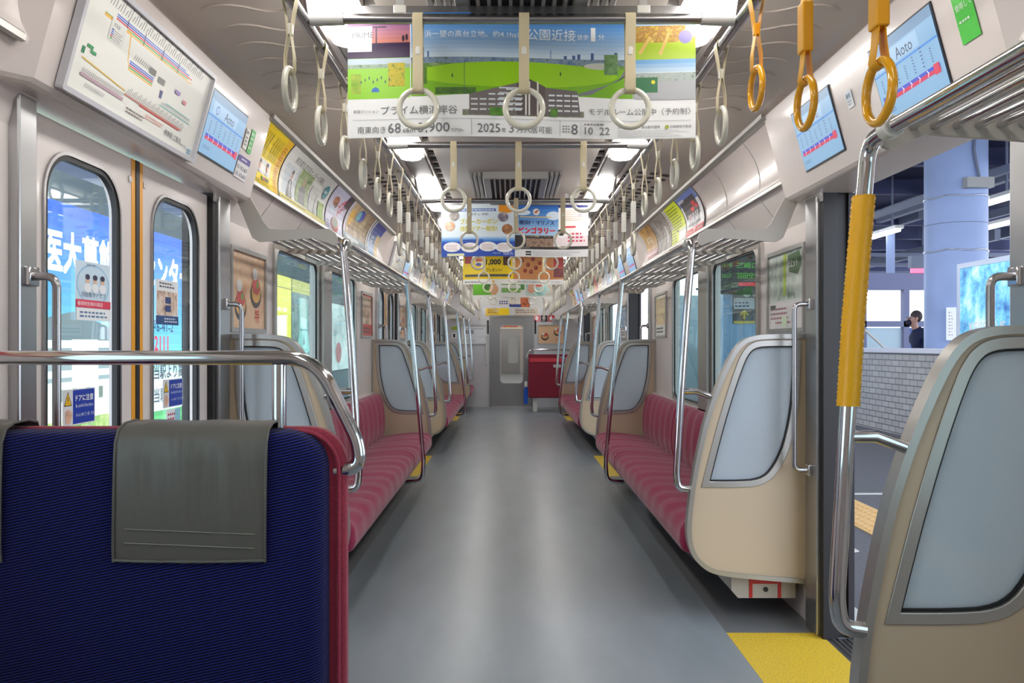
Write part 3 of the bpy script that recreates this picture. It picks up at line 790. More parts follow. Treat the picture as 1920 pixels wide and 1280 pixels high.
for s in (-1, 1):
    ks = range(-3, 39) if s == 1 else range(0, 39); cnt = 0
    for k_ in ks:
        y = 2.18+.362*k_
        if min(abs(y-b) for b in BARS) < .035: y += .05
        short = any(d-.06 <= y <= d+1.92 for d in D)
        kind = 'side' if short else 'side_long'
        if s == 1 and k_ <= 0: kind = 'y_side' if k_ == 0 else ('y_longer' if k_ == -2 else 'y_long')
        yel = kind[0] == 'y'
        if yel: lab = '%s yellow hand strap from the camera, %s, by the right doorway' % (ORD[cnt], 'in a long square sleeve' if 'long' in kind else 'short without a sleeve')
        else:
            c2 = cnt if s == -1 else cnt-4
            lab = '%s ivory hand strap, %s along the %s rail from the camera' % ('white-sleeved' if kind == 'side_long' else 'unsleeved', ordn(c2), SIDE[s])
        cnt += 1
        place_strap(kind, (s*SX, y, SZ), lab, ('yellow hand straps' if yel else 'ivory hand straps on the %s rail' % SIDE[s]))

# ================================================================ foreground transverse seat (faces the camera)
def transverse(y, x0, x1, face, label, far=False):
    """two-person crosswise seat; face = -1 faces the camera. x0..x1 across, wall side x0 if left"""
    root = thing('transverse_seat', label, 'crosswise seat', ((x0+x1)/2, y, 0)); off = ((x0+x1)/2, y, 0)
    T = .075; f = face
    def arch(i=0, tz=0):
        # outline of the back in (x, z): both top corners rounded
        r = .085; top = 1.045-i; a, b = (x0, x1); top = 1.068+tz-min(i, .006+i*.35); i = i*1.35
        P = [(a+i, .40), (b-i, .40)]
        for k_ in range(9): t = PI/2*k_/8; P.append((b-i-r+r*math.cos(t), top-r+r*math.sin(t)))
        for k_ in range(9): t = PI/2+PI/2*k_/8; P.append((a+i+r+r*math.cos(t), top-r+r*math.sin(t)))
        return P
    yb_ = y-f*T                                             # back plane
    m = MB(1, off); m.prism(arch(-.006, -.016), 'y', *sorted((y+f*.0-f*.03, yb_))); m.build('back_shell', mat('red_edge', (156, 48, 72), .85, sheen=.2, bump=.6, bscale=300, var=.15, vscale=200, bdist=.002) if face < 0 else REDBACK, root, smooth=40, bevel=.012)
    m = MB(1, off); rings = []
    for yy, i_ in ((y-f*.060, .020), (y+f*.005, .022), (y+f*.025, .028), (y+f*.040, .042), (y+f*.047, .07)): rings.append([(x, yy, z) for x, z in arch(i_)])
    m.loft(rings); m.build('back_cushion', BLUESEAT, root, smooth=60)
    m = MB(1, off); P = arch(.004, -.014)[1:]; m.tube([(x, y-f*.020, z) for x, z in P], .0045, 8); m.build('red_piping', mat('red_edge', (156, 48, 72), .85, sheen=.2, bump=.6, bscale=300, var=.15, vscale=200, bdist=.002), root, smooth=60)
    # headrest covers draped over the top
    for cx, hw in () if face > 0 else ((-.722, .163), (-1.212, .082)):
        m = MB(1, off); prof = [(f*.052, .775), (f*.056, .81), (f*.058, .90), (f*.058, .99), (f*.056, 1.034), (f*.042, 1.062), (f*.012, 1.072), (-f*.04, 1.074), (-f*.078, 1.066), (-f*.093, 1.035), (-f*.094, .95), (-f*.094, .86)]
        nu = 24; R_ = []
        for j, (dy, z) in enumerate(prof):
            row = []
            for i in range(nu+1):
                u = i/nu*2-1; flare = 1+.02*max(0, (1.04-z))*1.2; wob = .0012*math.sin(u*9+j)*(1 if j > 1 else .3)
                row.append((cx+hw*flare*u+(-.02*(1.06-z)), y+dy+f*wob, z+(.004*u*u if z < .79 else 0)+.0015*math.sin(7*u)*(1.05 < z)))
            R_.append(row)
        outer = R_; inner = [[(x, yy-(f*.0025 if p[1] < 1.04 and p[0]*f > 0 else (-f*.0025 if p[1] < 1.04 else 0)), z-(.0025 if p[1] > 1.04 else 0)) for (x, yy, z) in row] for row, p in zip(R_, prof)]
        loops = [o_ + i_[::-1] for o_, i_ in zip(outer, inner)]
        m.loft(loops); hc = m.build('headrest_cover', HCOVER, root, smooth=60)
        for zz in (.818, .848):
            m = MB(1, off); m.tube([(cx-hw*.88+hw*1.72*q/29, y+f*.0595, zz-.0004*q) for q in range(30)], .0009, 5); m.build('stitch_line', STITCH, hc, smooth=60)
        for sx in (-1, 1):
            m = MB(1, off); m.tube([(cx+sx*hw*(1+.024*max(0, 1.04-z))-.02*(1.06-z), y+dy+f*.002, z) for dy, z in prof[:9]], .003, 6); m.build('edge_binding', HCOVER, hc, smooth=60)
        m = MB(1, off); m.tube([(cx-hw*1.007-.006+hw*2.014*q/24, y+f*.0545, .776+.003*((q/12-1)**2)) for q in range(25)], .0035, 6); m.build('edge_binding', HCOVER, hc, smooth=60)
    # seat cushion, base, leg
    m = MB(1, off); rings = []
    for q in range(9):
        t = q/8; yy = y+f*(.04+.44*t); z1 = .43-.01*math.cos(t*PI)-(.03 if q == 8 else 0)
        rings.append([(x0+.01, yy, .31), (x1-.01, yy, .31), (x1, yy, .35), (x1-.008, yy, z1-.01), (x1-.03, yy, z1), (x0+.03, yy, z1), (x0+.008, yy, z1-.01), (x0, yy, .35)])
    m.loft(rings); m.build('seat_cushion', BLUESEAT, root, smooth=60)
    m = MB(1, off); m.box(x0+.02, x1-.02, *sorted((yb_+f*.01, y+f*.45)), .26, .31); m.build('seat_base', DARK, root, smooth=0)
    m = MB(1, off); xl = x1-.16 if x0 < -.9 else x0+.08; m.box(xl, xl+.08, *sorted((y+f*.04, y+f*.30)), 0, .27); m.build('leg', WHITEP, root, bevel=.006)
    return root
fs = transverse(1.84, -1.298, -.415, -1, 'blue striped crosswise seat back with grey headrest covers in the left foreground')
# its handrail
off = (-.85, 1.87, 1.2); m = MB(1, off); yh = 1.885
m.tube(fillet([(-1.298, yh, 1.215), (-.47, yh, 1.215), (-.375, yh, 1.02), (-.372, yh, .965), (-.428, yh, .958)], [.075, .05, .03], 8), .0165, 18)
hr = m.build('handrail', CHROME, fs, smooth=60); hr.location = (0, 0.03, 1.2)
m = MB(1, off); m.tube([(-.555, yh, 1.20), (-.555, yh, .95)], .0165, 16); p_ = m.build('rail_post', CHROME, fs, smooth=60); p_.location = (0, .03, 1.2)

# far right crosswise seat, seen from behind
ft = transverse(15.22, .31, 1.298, 1, 'dark red back of a crosswise seat at the far right, before the end wall')
for o in list(ft.children):
    if o.name.startswith('headrest_cover') or o.name.startswith('back_shell'): pass
off = (0, 15.22, 0)
m = MB(1, (.804, 15.22, 0)); m.box(.33, 1.29, 15.130, 15.139, .92, .99); m.build('vinyl_band', REDBAND, ft, smooth=0)
m = MB(1, (.804, 15.22, 0)); m.box(.305, 1.295, 15.14, 15.15, .27, 1.06); m.build('back_panel', REDBACK, ft, smooth=0)
m = MB(1, (.804, 15.22, 0)); m.box(.76, .90, 15.133, 15.138, .82, .875); m.build('label_plate', GREYP, ft, smooth=0)
m = MB(1, (.804, 15.22, 0)); m.tube(fillet([(1.297, 15.15, 1.145), (.34, 15.15, 1.145), (.27, 15.15, 1.0), (.31, 15.15, .98)], [.06, .03], 6), .016, 12); m.build('handrail', CHROME, ft, smooth=60)
m = MB(); m.box(.225, .30, 15.2, 15.55, .14, .44); m.box(.235, .29, 15.205, 15.5, .44, .47, 0)
bb = m.build('blue_seat_side', mat('seat_side_blue', (18, 82, 190), .35), None, smooth=0, bevel=.01); tag(bb, 'blue side of the far crosswise seat with white cover end, beside its red back', 'seat side')  # box standing for the seat's own blue side, peeking past its back
m = MB(); m.box(.235, .285, 15.19, 15.21, .46, .56); m.build('white_cover_end', WHITEP, bb, bevel=.006)  # white end of the seat's cover
# ================================================================ printed matter
rg = random.Random(7)
PAL = [[(230, 190, 60), (250, 240, 200), (200, 60, 50)], [(60, 110, 190), (190, 215, 240), (240, 245, 250)], [(120, 90, 70), (210, 180, 150), (240, 230, 215)], [(70, 130, 70), (190, 215, 150), (245, 245, 235)], [(90, 95, 110), (180, 185, 190), (235, 235, 238)]]
def hang(s, ya, w_, sheet, label, group, name='poster'):
    """ad clipped into the curved rail above the rack"""
    h_ = sheet.h
    def mp(x, y, z):
        t = max(0, min(1, y/h_)); k_ = min(7, int(t*8+1e-6)); fr = t*8-k_
        pa, pb = bez(k_/8), bez((k_+1)/8); p = (pa[0]+(pb[0]-pa[0])*fr, pa[1]+(pb[1]-pa[1])*fr)
        def nn(q):
            a, b = bez(max(0, q-.05)), bez(min(1, q+.05)); return Vector((-(b[1]-a[1]), 0, b[0]-a[0])).normalized()
        n = nn(k_/8).lerp(nn((k_+1)/8), fr)
        yy = ya+x if s == -1 else ya+w_-x
        return (s*(p[0]+n.x*(z+.006)), yy, p[1]+n.z*(z+.006))
    o = sheet.build(name, mp, cuts=8, loc=(s*1.17, ya+w_/2, 2.1))
    return tag(o, label, 'poster', group)
AH = .285
def ad_yellow():
    p = Sheet(.42, AH, (250, 222, 20)); p.rect(.33, 0, .09, AH, (244, 196, 30)); p.rect(.03, .06, .25, .075, (245, 243, 238))
    for q in range(9): 
        if q != 4: p.rect(.035+q*.032, .145, .0035, .115, (110, 90, 20)); p.rect(.045+q*.032, .155, .0025, .10, (120, 100, 20))
    for cx in (.12, .23): p.ell(cx, .10, .013, .022, (214, 160, 130)); p.ell(cx, .118, .014, .010, (50, 35, 30)); p.poly([(cx-.022, .062), (cx+.022, .062), (cx+.014, .08), (cx-.014, .08)], (235, 235, 240))
    p.ell(.155, .04, .012, .010, (40, 140, 90)); p.ell(.178, .04, .012, .010, (200, 50, 40)); p.lines(.19, .03, .08, .022, 1, (50, 40, 30), .8, 1, 1)
    p.lines(.02, .008, .25, .02, 2, (130, 100, 20), .3, 2, 1); p.lines(.345, .03, .04, .22, 14, (190, 110, 20), .5, 3, 1); return p
def ad_white():
    p = Sheet(1.02, AH, (232, 234, 232)); p.text('東京都生涯学習センターの講座', .14, .222, .034, (50, 52, 60), .62)
    p.photo(.05, .045, .24, .16, [(225, 230, 232), (200, 212, 220), (240, 240, 240)], 12); p.rect(.145, .045, .012, .10, (215, 215, 220)); p.poly([(.12, .03), (.24, .03), (.225, .125), (.195, .135), (.165, .125)], (44, 46, 62)); p.poly([(.185, .035), (.20, .035), (.205, .125), (.188, .125)], (236, 236, 238)); p.ell(.198, .155, .016, .024, (206, 158, 132)); p.ell(.198, .174, .017, .012, (35, 30, 30))
    p.photo(.31, .04, .26, .185, [(60, 90, 50), (150, 175, 110), (205, 215, 190)], 25); p.poly([(.36, .04), (.52, .04), (.50, .13), (.44, .155), (.385, .13)], (72, 76, 78)); p.ell(.44, .165, .02, .026, (200, 160, 130))
    p.photo(.60, .035, .20, .15, [(190, 195, 190), (230, 232, 230), (150, 160, 160)], 14); p.poly([(.70, .03), (.72, .03), (.76, .15), (.75, .15)], (90, 95, 100))
    p.photo(.82, .03, .15, .10, [(90, 150, 60), (170, 200, 90), (120, 170, 80)], 20); p.ell(.90, .20, .055, .045, (20, 140, 160)); p.lines(.865, .19, .07, .022, 1, (235, 245, 250), .7, 3, 1)
    p.rect(0, 0, 1.02, .028, (236, 226, 120)); p.lines(.02, .005, .5, .018, 1, (90, 90, 60), .4, 2, 1); return p
def ad_lilac():
    p = Sheet(.52, AH, (205, 205, 232)); p.ell(.17, .20, .075, .035, (176, 96, 62)); p.ell(.19, .18, .05, .02, (120, 62, 46)); p.ell(.15, .14, .04, .03, (190, 215, 235))
    for i, (x, y) in enumerate(((.28, .16), (.33, .19), (.38, .21), (.30, .12), (.36, .15), (.42, .18))): p.poly([(x, y), (x+.012, y), (x+.03, y+.05), (x+.018, y+.055)], (222, 60, 80)); p.rect(x-.012, y+.022, .05, .008, (222, 60, 80))
    p.ell(.27, .055, .11, .05, (196, 52, 46)); p.ell(.27, .065, .09, .038, (96, 110, 66)); p.lines(.21, .04, .13, .05, 4, (40, 40, 36), .4, 4, 1); p.rect(.40, .2, .12, .085, (56, 40, 62)); p.lines(.02, .01, .1, .05, 3, (70, 60, 130), .4, 1, 1); return p
def ad_movie():
    p = Sheet(.93, AH, (190, 170, 140)); p.photo(0, 0, .93, AH, [(120, 96, 70), (186, 160, 120), (226, 208, 170)], 9); p.rect(0, .0, .93, .06, (84, 120, 140)); p.ell(.17, .18, .07, .06, (226, 176, 60)); p.ell(.42, .23, .12, .045, (70, 84, 190)); p.ell(.36, .22, .06, .04, (120, 196, 214)); p.rect(0, .06, .06, .22, (200, 200, 226))
    p.lines(.08, .012, .6, .04, 1, (226, 236, 240), .7, 4, 1); p.rect(.1, .075, .05, .02, (240, 240, 240)); p.rect(.87, 0, .06, AH, (235, 235, 240)); return p
def ad_blue():
    p = Sheet(.51, AH, (70, 100, 190)); p.grad(0, 0, .51, AH, (120, 180, 225), (50, 62, 160)); p.photo(.33, 0, .18, .2, [(206, 176, 120), (230, 210, 170)], 12); p.lines(.12, .10, .12, .08, 2, (230, 238, 250), .7, 2, 1); p.rect(0, 0, .05, AH, (232, 234, 240)); return p
def ad_red():
    p = Sheet(.51, AH, (238, 238, 242)); p.rect(0, .215, .51, .07, (104, 128, 200)); p.rect(.04, .12, .40, .13, (62, 58, 66)); p.lines(.02, .235, .2, .03, 1, (235, 240, 250), .6, 1, 1)
    for x, y, w_, h_ in ((.22, .15, .10, .03), (.30, .18, .08, .035), (.10, .11, .08, .028), (.36, .16, .06, .03)): p.rect(x, y, w_, h_, (222, 40, 50))
    for x in (.10, .16, .23, .30, .36): p.rect(x, .075, .035, .07, (240, 240, 244)); p.rect(x+.01, .08, .012, .075, (60, 58, 70))
    p.rect(.06, .066, .34, .012, (56, 54, 60)); p.rect(.2, .04, .012, .03, (60, 58, 66)); p.rect(.3, .05, .012, .02, (60, 58, 66)); p.rect(0, 0, .51, .045, (214, 44, 60)); p.ell(.25, .03, .035, .024, (240, 190, 190)); p.lines(.03, .01, .16, .02, 1, (250, 220, 220), .6, 2, 1); p.lines(.33, .01, .16, .02, 1, (250, 220, 220), .6, 5, 1); return p
def ad_lime():
    p = Sheet(.50, AH, (222, 226, 214)); p.rect(.10, .09, .40, .195, (226, 240, 20)); p.rect(.0, .0, .25, .12, (224, 238, 30)); p.rect(.27, .0, .2, .08, (238, 240, 240)); p.lines(.12, .10, .34, .17, 8, (96, 120, 30), .3, 3, 1); p.lines(.01, .01, .22, .09, 4, (96, 120, 30), .3, 8, 1); p.rect(.2, .085, .05, .012, (70, 70, 60)); p.rect(.0, .14, .07, .12, (216, 214, 206)); p.lines(.01, .15, .05, .1, 4, (200, 60, 60), .3, 2, 1); return p
def ad_grey():
    p = Sheet(.56, AH, (150, 145, 138)); p.photo(0, 0, .56, AH, [(96, 92, 88), (160, 152, 144), (206, 200, 192)], 11); p.rect(.40, .05, .06, .14, (222, 222, 220)); return p
def ad_brown():
    p = Sheet(.51, AH, (178, 132, 70)); p.photo(.0, .07, .51, .215, [(96, 60, 30), (196, 146, 66), (216, 180, 110)], 7); p.lines(.1, .14, .25, .06, 2, (236, 220, 190), .6, 2, 1); p.rect(0, 0, .51, .075, (140, 40, 46)); p.lines(.04, .02, .4, .04, 1, (230, 190, 190), .5, 2, 1); return p
def ad_any(seed):
    r = random.Random(seed); w_ = .51; pal = PAL[seed % 5]; p = Sheet(w_, AH, pal[2]); k = seed % 4
    if k == 0: p.photo(.02, .08, .46, .19, pal, 14); p.lines(.05, .02, .4, .04, 2, (60, 60, 70), .5, seed, 1)
    elif k == 1: p.rect(0, .2, w_, .085, pal[0]); p.lines(.05, .22, .4, .04, 1, (245, 245, 245), .7, seed, 1); p.photo(.06, .03, .2, .14, pal, 20); p.lines(.3, .03, .17, .14, 5, (70, 70, 80), .4, seed, 1)
    elif k == 2: p.photo(0, 0, w_, AH, pal, 9); p.rect(.3, .05, .16, .18, (240, 240, 240)); p.lines(.32, .07, .12, .14, 5, (90, 60, 60), .4, seed, 1)
    else: p.lines(.05, .2, .4, .06, 1, pal[0], .8, seed, 1); p.ell(.14, .1, .07, .07, pal[0]); p.lines(.26, .04, .2, .13, 5, (80, 80, 90), .4, seed, 1)
    return p
for s, ya, sh, lab in ((-1, 3.72, ad_yellow(), 'bright yellow text-filled advert with two portraits above the first left rack'),
                       (-1, 4.16, ad_white(), 'wide pale advert with a suited figure and garden photo above the left rack'),
                       (-1, 5.21, ad_lilac(), 'lilac advert with a bread roll and red lettering above the left rack'),
                       (-1, 5.76, ad_movie(), 'wide sandy advert with a blue foot above the left rack'),
                       (-1, 6.72, ad_blue(), 'blue sky advert with white edge at the end of the first left rack'),
                       (1, 5.25, ad_red(), 'white advert with red foot and blue top above the right rack'),
                       (1, 5.78, ad_lime(), 'lime yellow advert full of small text above the right rack'),
                       (1, 6.30, ad_grey(), 'grey photographic advert above the first right rack'),
                       (1, 6.88, ad_brown(), 'amber brown advert with dark red foot above the right rack')):
    hang(s, ya, sh.w, sh, lab, 'curved adverts above the racks')
for s in (-1, 1):
    for i in range(7):
        hang(s, 9.42+i*.545, .51, ad_any(i*3+(s > 0)*2+1), '%s advert from the near end above the second %s rack' % (ORD[i], SIDE[s]), 'curved adverts above the racks')
    for i in range(2):
        hang(s, 15.15+i*.56, .51, ad_any(i*5+(s > 0)*3+2), '%s advert above the short %s rack by the end wall' % (('nearer', 'farther')[i], SIDE[s]), 'curved adverts above the racks')

# ---------------------------------------------------------------- header box panels
def head_map(s, ya, w_, out=.0):
    """sheet on the sloping face of a door header; y=0 at Z 1.905"""
    V = Vector((-.098*s, 0, .357)).normalized(); U = Vector((0, 1 if s == -1 else -1, 0)); N = U.cross(V)
    o = Vector((s*1.2016, ya if s == -1 else ya+w_, 1.905))+N*(.003+out)
    return lambda x, y, z: o+U*x+V*y+N*z
def route_map(y0, dn):
    w_, h_ = .88, .325; p = Sheet(w_-.03, h_-.03, (240, 240, 234), thick=.001, lay=.0003)
    G = [(236, 180, 60), (70, 170, 70), (210, 40, 60), (60, 90, 200), (70, 120, 210), (40, 60, 170)]
    for i, c in enumerate(G[:5]): p.rect(.10 if i < 2 else .16, .225+i*.006, .60-.03*i, .0042, c)
    for i, c in enumerate(G[:5]): p.rect(.285, .135+i*.006, .16, .0042, c)
    p.poly([(.10, .2285), (.25, .2285), (.27, .16), (.29, .135), (.29, .139), (.275, .16), (.255, .2330), (.10, .2330)], G[0])
    for i in range(46): x = .11+i*.0145; p.poly([(x, .262), (x+.003, .262), (x+.012, .280+.008*(i % 3)), (x+.009, .280+.008*(i % 3))], (110, 112, 116))
    for i in range(12): x = .30+i*.012; p.poly([(x, .172), (x+.003, .172), (x+.01, .188), (x+.007, .188)], (120, 122, 126))
    for x in (.22, .33, .46, .58): p.rect(x, .225, .004, .036, (50, 40, 60))
    p.rect(.405, .168, .045, .018, (110, 112, 110)); p.rect(.47, .160, .05, .018, (120, 122, 120)); p.rect(.505, .12, .018, .024, (40, 54, 120))
    p.rect(.14, .175, .085, .06, (232, 232, 228)); p.text('京急線', .155, .215, .011, (80, 80, 90))
    for i, c in enumerate(G[::-1][:5]): p.rect(.15, .204-i*.006, .012, .004, c); p.lines(.165, .202-i*.006, .05, .006, 1, (150, 140, 150), .4, i, 1)
    p.rect(.04, .10, .014, .018, (20, 130, 80)); p.rect(.06, .122, .03, .009, (40, 150, 90)); p.rect(.08, .112, .03, .009, (40, 150, 90))
    p.poly([(.05, .088), (.30, .074), (.30, .078), (.05, .092)], (224, 190, 90)); p.rect(.30, .064, .42, .006, (190, 130, 120)); p.rect(.40, .06, .30, .005, (200, 70, 70))
    for i in range(40): x = .31+i*.0105; p.poly([(x, .072), (x+.002, .072), (x+.009, .085+.005*(i % 3)), (x+.007, .085+.005*(i % 3))], (100, 100, 104))
    p.rect(.06, .045, .24, .009, (190, 160, 175)); 
    for i in range(26): x = .062+i*.009; p.poly([(x, .056), (x+.002, .056), (x+.008, .068), (x+.006, .068)], (110, 110, 116))
    for i in range(12): x = .09+i*.009; p.poly([(x, .022), (x+.002, .022), (x+.008, .034), (x+.006, .034)], (130, 130, 136))
    p.lines(.33, .02, .12, .02, 2, (140, 120, 120), .4, 5, 1); p.rect(.52, .10, .25, .002, (90, 190, 190)); p.rect(.56, .115, .2, .002, (90, 190, 190))
    for i in range(22): x = .53+i*.0105; p.poly([(x, .104), (x+.002, .104), (x+.008, .113), (x+.006, .113)], (110, 120, 126))
    p.rect(.60, .165, .04, .012, (150, 120, 190)); p.rect(.67, .15, .03, .012, (220, 130, 140)); p.lines(.45, .035, .15, .016, 2, (220, 120, 100), .3, 4, 1)
    p.text('停車駅 ご案内', .60, .022, .020, (50, 50, 54)); p.text('Stopping Guide', .725, .020, .009, (120, 120, 120)); p.lines(.80, .005, .04, .022, 2, (110, 170, 210), .6, 3, 1)
    root = thing('route_map', 'white framed railway line map on the header of the %s left door' % dn, 'route map', (-1.2, y0+w_/2, 1.9), 'route maps over the left doors')
    mp0 = head_map(-1, y0, w_); L = Vector((-1.2, y0+w_/2, 1.9))
    fr = Sheet(w_, h_, backmat=mat('map_frame', (205, 205, 212), .3), thick=0.001)
    o_, i_ = matched(rrect(w_/2, h_/2, w_, h_, .006, 2), rrect(w_/2, h_/2, w_-.028, h_-.028, .004, 2), (w_/2, h_/2))
    m = MB(); m.band(o_, i_, 'z', 0, .022); m.V = [tuple(mp0(x, y, z)-L) for x, y, z in m.V]; m.build('frame', mat('map_frame', (205, 205, 212), .3), root, smooth=0)
    o = p.build('printed_map', lambda x, y, z: mp0(x+.015, y+.015, z+.010), root); o.data.transform(Matrix.Translation(-L))
def lcd(s, y0, dn, which, w_=.385, h_=.235, up=.055, lang='Aoto'):
    p = Sheet(w_, h_, (136, 180, 216), emit=.8, thick=.001, lay=.0003)
    p.rect(0, .205, w_, .03, (116, 150, 184)); p.rect(.03, .155, .26, .045, (160, 196, 228)); p.rect(0, .143, w_, .006, (70, 140, 220)); p.text(lang, .155, .158, .034, (50, 60, 90))
    p.ell(.075, .175, .016, .016, (60, 90, 160)); p.ell(.075, .175, .012, .012, (160, 200, 240)); p.text('(', .07, .168, .014, (60, 80, 130))
    p.rect(.02, .066, .345, .011, (60, 80, 200)); p.rect(.02, .055, .345, .012, (206, 48, 90))
    for i in range(7): p.poly([(.045+i*.05, .057), (.052+i*.05, .066), (.045+i*.05, .075), (.049+i*.05, .075), (.057+i*.05, .066), (.049+i*.05, .057)], (235, 235, 250)); p.lines(.036+i*.05, .085, .010, .045+.01*(i % 3), 6, (70, 100, 150), .4, i, 0)
    p.rect(.335, .05, .03, .03, (214, 60, 90)); p.lines(.02, .02, .08, .015, 2, (90, 120, 160), .4, 3, 1)
    root = thing('information_screen', 'lit blue station screen on the %s %s door header, %s' % (dn, SIDE[s], which), 'screen', (s*1.2, y0+w_/2, 1.9), 'information screens over the doors')
    L = Vector((s*1.2, y0+w_/2, 1.9)); mp0 = head_map(s, y0, w_)
    q = Sheet(w_+.012, h_+.012, (24, 26, 34), thick=.003); o = q.build('bezel', lambda x, y, z: mp0(x-.006, y+up-.006, z+.001), root); o.data.transform(Matrix.Translation(-L))
    o = p.build('display', lambda x, y, z: mp0(x, y+up, z+.003), root); o.data.transform(Matrix.Translation(-L))
def sticker(s, y0, up, sh, label, name='sticker'):
    L = Vector((s*1.19, y0+sh.w/2, 1.905+up)); mp0 = head_map(s, y0, sh.w)
    return tag(sh.build(name, lambda x, y, z: mp0(x, y+up, z), loc=L), label, 'sticker', 'stickers on the door headers')
for i, d in enumerate(D):
    dn = ORD[i]
    route_map(d-.06, dn); lcd(-1, d+.87, dn, 'right of its line map')
    lcd(1, d+.84, dn, 'farther of its two', lang='아오토'); lcd(1, d+.11, dn, 'nearer of its two')
    a = Sheet(.05, .085, (242, 242, 240), thick=.0005); a.lines(.008, .06, .034, .018, 1, (60, 60, 60), .7, 1, 1); a.lines(.008, .01, .03, .045, 3, (90, 90, 90), .4, 2, 1)
    sticker(-1, d+1.285, .17, a, 'small white notice right of the screen on the %s left door header' % dn)
    g = Sheet(.052, .10, (60, 186, 80), thick=.0005); g.lines(.008, .012, .036, .08, 4, (225, 245, 225), .5, 2, 1)
    sticker(-1, d+1.345, .165, g, 'green sticker at the far top of the %s left door header' % dn)
    v = Sheet(.15, .095, (236, 234, 236), thick=.0005); v.rect(0, .07, .15, .025, (70, 50, 150)); v.lines(.04, .077, .07, .011, 1, (230, 225, 245), .7, 2, 1)
    for qx in range(3):
        for qy in range(2): v.rect(.012+qx*.045, .012+qy*.028, .028, .014, (190, 190, 200))
    sticker(-1, d+1.275, .045, v, 'white notice with violet bar at the far foot of the %s left door header' % dn)
    if i == 0:
        g2 = Sheet(.085, .19, (60, 196, 50), thick=.0005); g2.text('この車両', .008, .155, .018, (235, 250, 235)); g2.text('LED照明', .008, .120, .018, (235, 250, 235)); g2.text('使用して', .008, .085, .018, (235, 250, 235)); g2.lines(.012, .05, .05, .012, 1, (235, 250, 235), .5, 2, 1)
        sticker(1, 2.10, .135, g2, 'large green sticker on the near right door header above the yellow ring')
        w2 = Sheet(.05, .06, (235, 240, 245), thick=.0005); w2.rect(.004, .032, .042, .022, (190, 215, 235)); w2.lines(.008, .034, .034, .018, 1, (90, 100, 120), .7, 1, 1); w2.lines(.01, .008, .03, .02, 2, (120, 130, 140), .4, 1, 1)
        sticker(1, d+.68, .17, w2, 'small pale sticker between the two screens of the near right header')

# ---------------------------------------------------------------- hanging banners
def banner(y, sheets, label, zb=1.857, h_=.366):
    root = thing('hanging_banner', label, 'hanging advert', (0, y, zb+h_), 'adverts hanging from the ceiling'); L = Vector((0, y, zb+h_))
    W_ = sum(q.w for q in sheets); x = -W_/2
    m = MB(1, L); m.box(-W_/2-.01, W_/2+.01, y-.008, y+.010, zb+h_-.006, zb+h_+.022); m.build('hanger_bar', DULLCH, root, smooth=0)
    for sx in (-.36, .36):
        m = MB(1, L); m.box(sx-.012, sx+.012, y-.003, y+.005, zb+h_+.02, 2.30); m.build('ceiling_bracket', GREYP, root, smooth=0)
        m = MB(1, L); m.box(sx-.02, sx+.02, y-.010, y+.010, zb+h_+.0, zb+h_+.025); m.build('clamp', WHITEP, root, bevel=.003)
    for sh in sheets:
        def mp(a, b, c, x=x, w_=sh.w):
            f = a/w_*12; k_ = min(11, int(f+1e-6)); f -= k_
            g = [x+w_*(k_+q)/12 for q in (0, 1)]; dy = [.007*math.sin(q*6) for q in g]; dz = [.003*math.cos(q*7+1) for q in g]
            return (x+a, y-.002-c+dy[0]*(1-f)+dy[1]*f, zb+b+dz[0]*(1-f)+dz[1]*f)
        o = sh.build('printed_sheet', mp, root, xcuts=12); o.data.transform(Matrix.Translation(-L)); x += sh.w
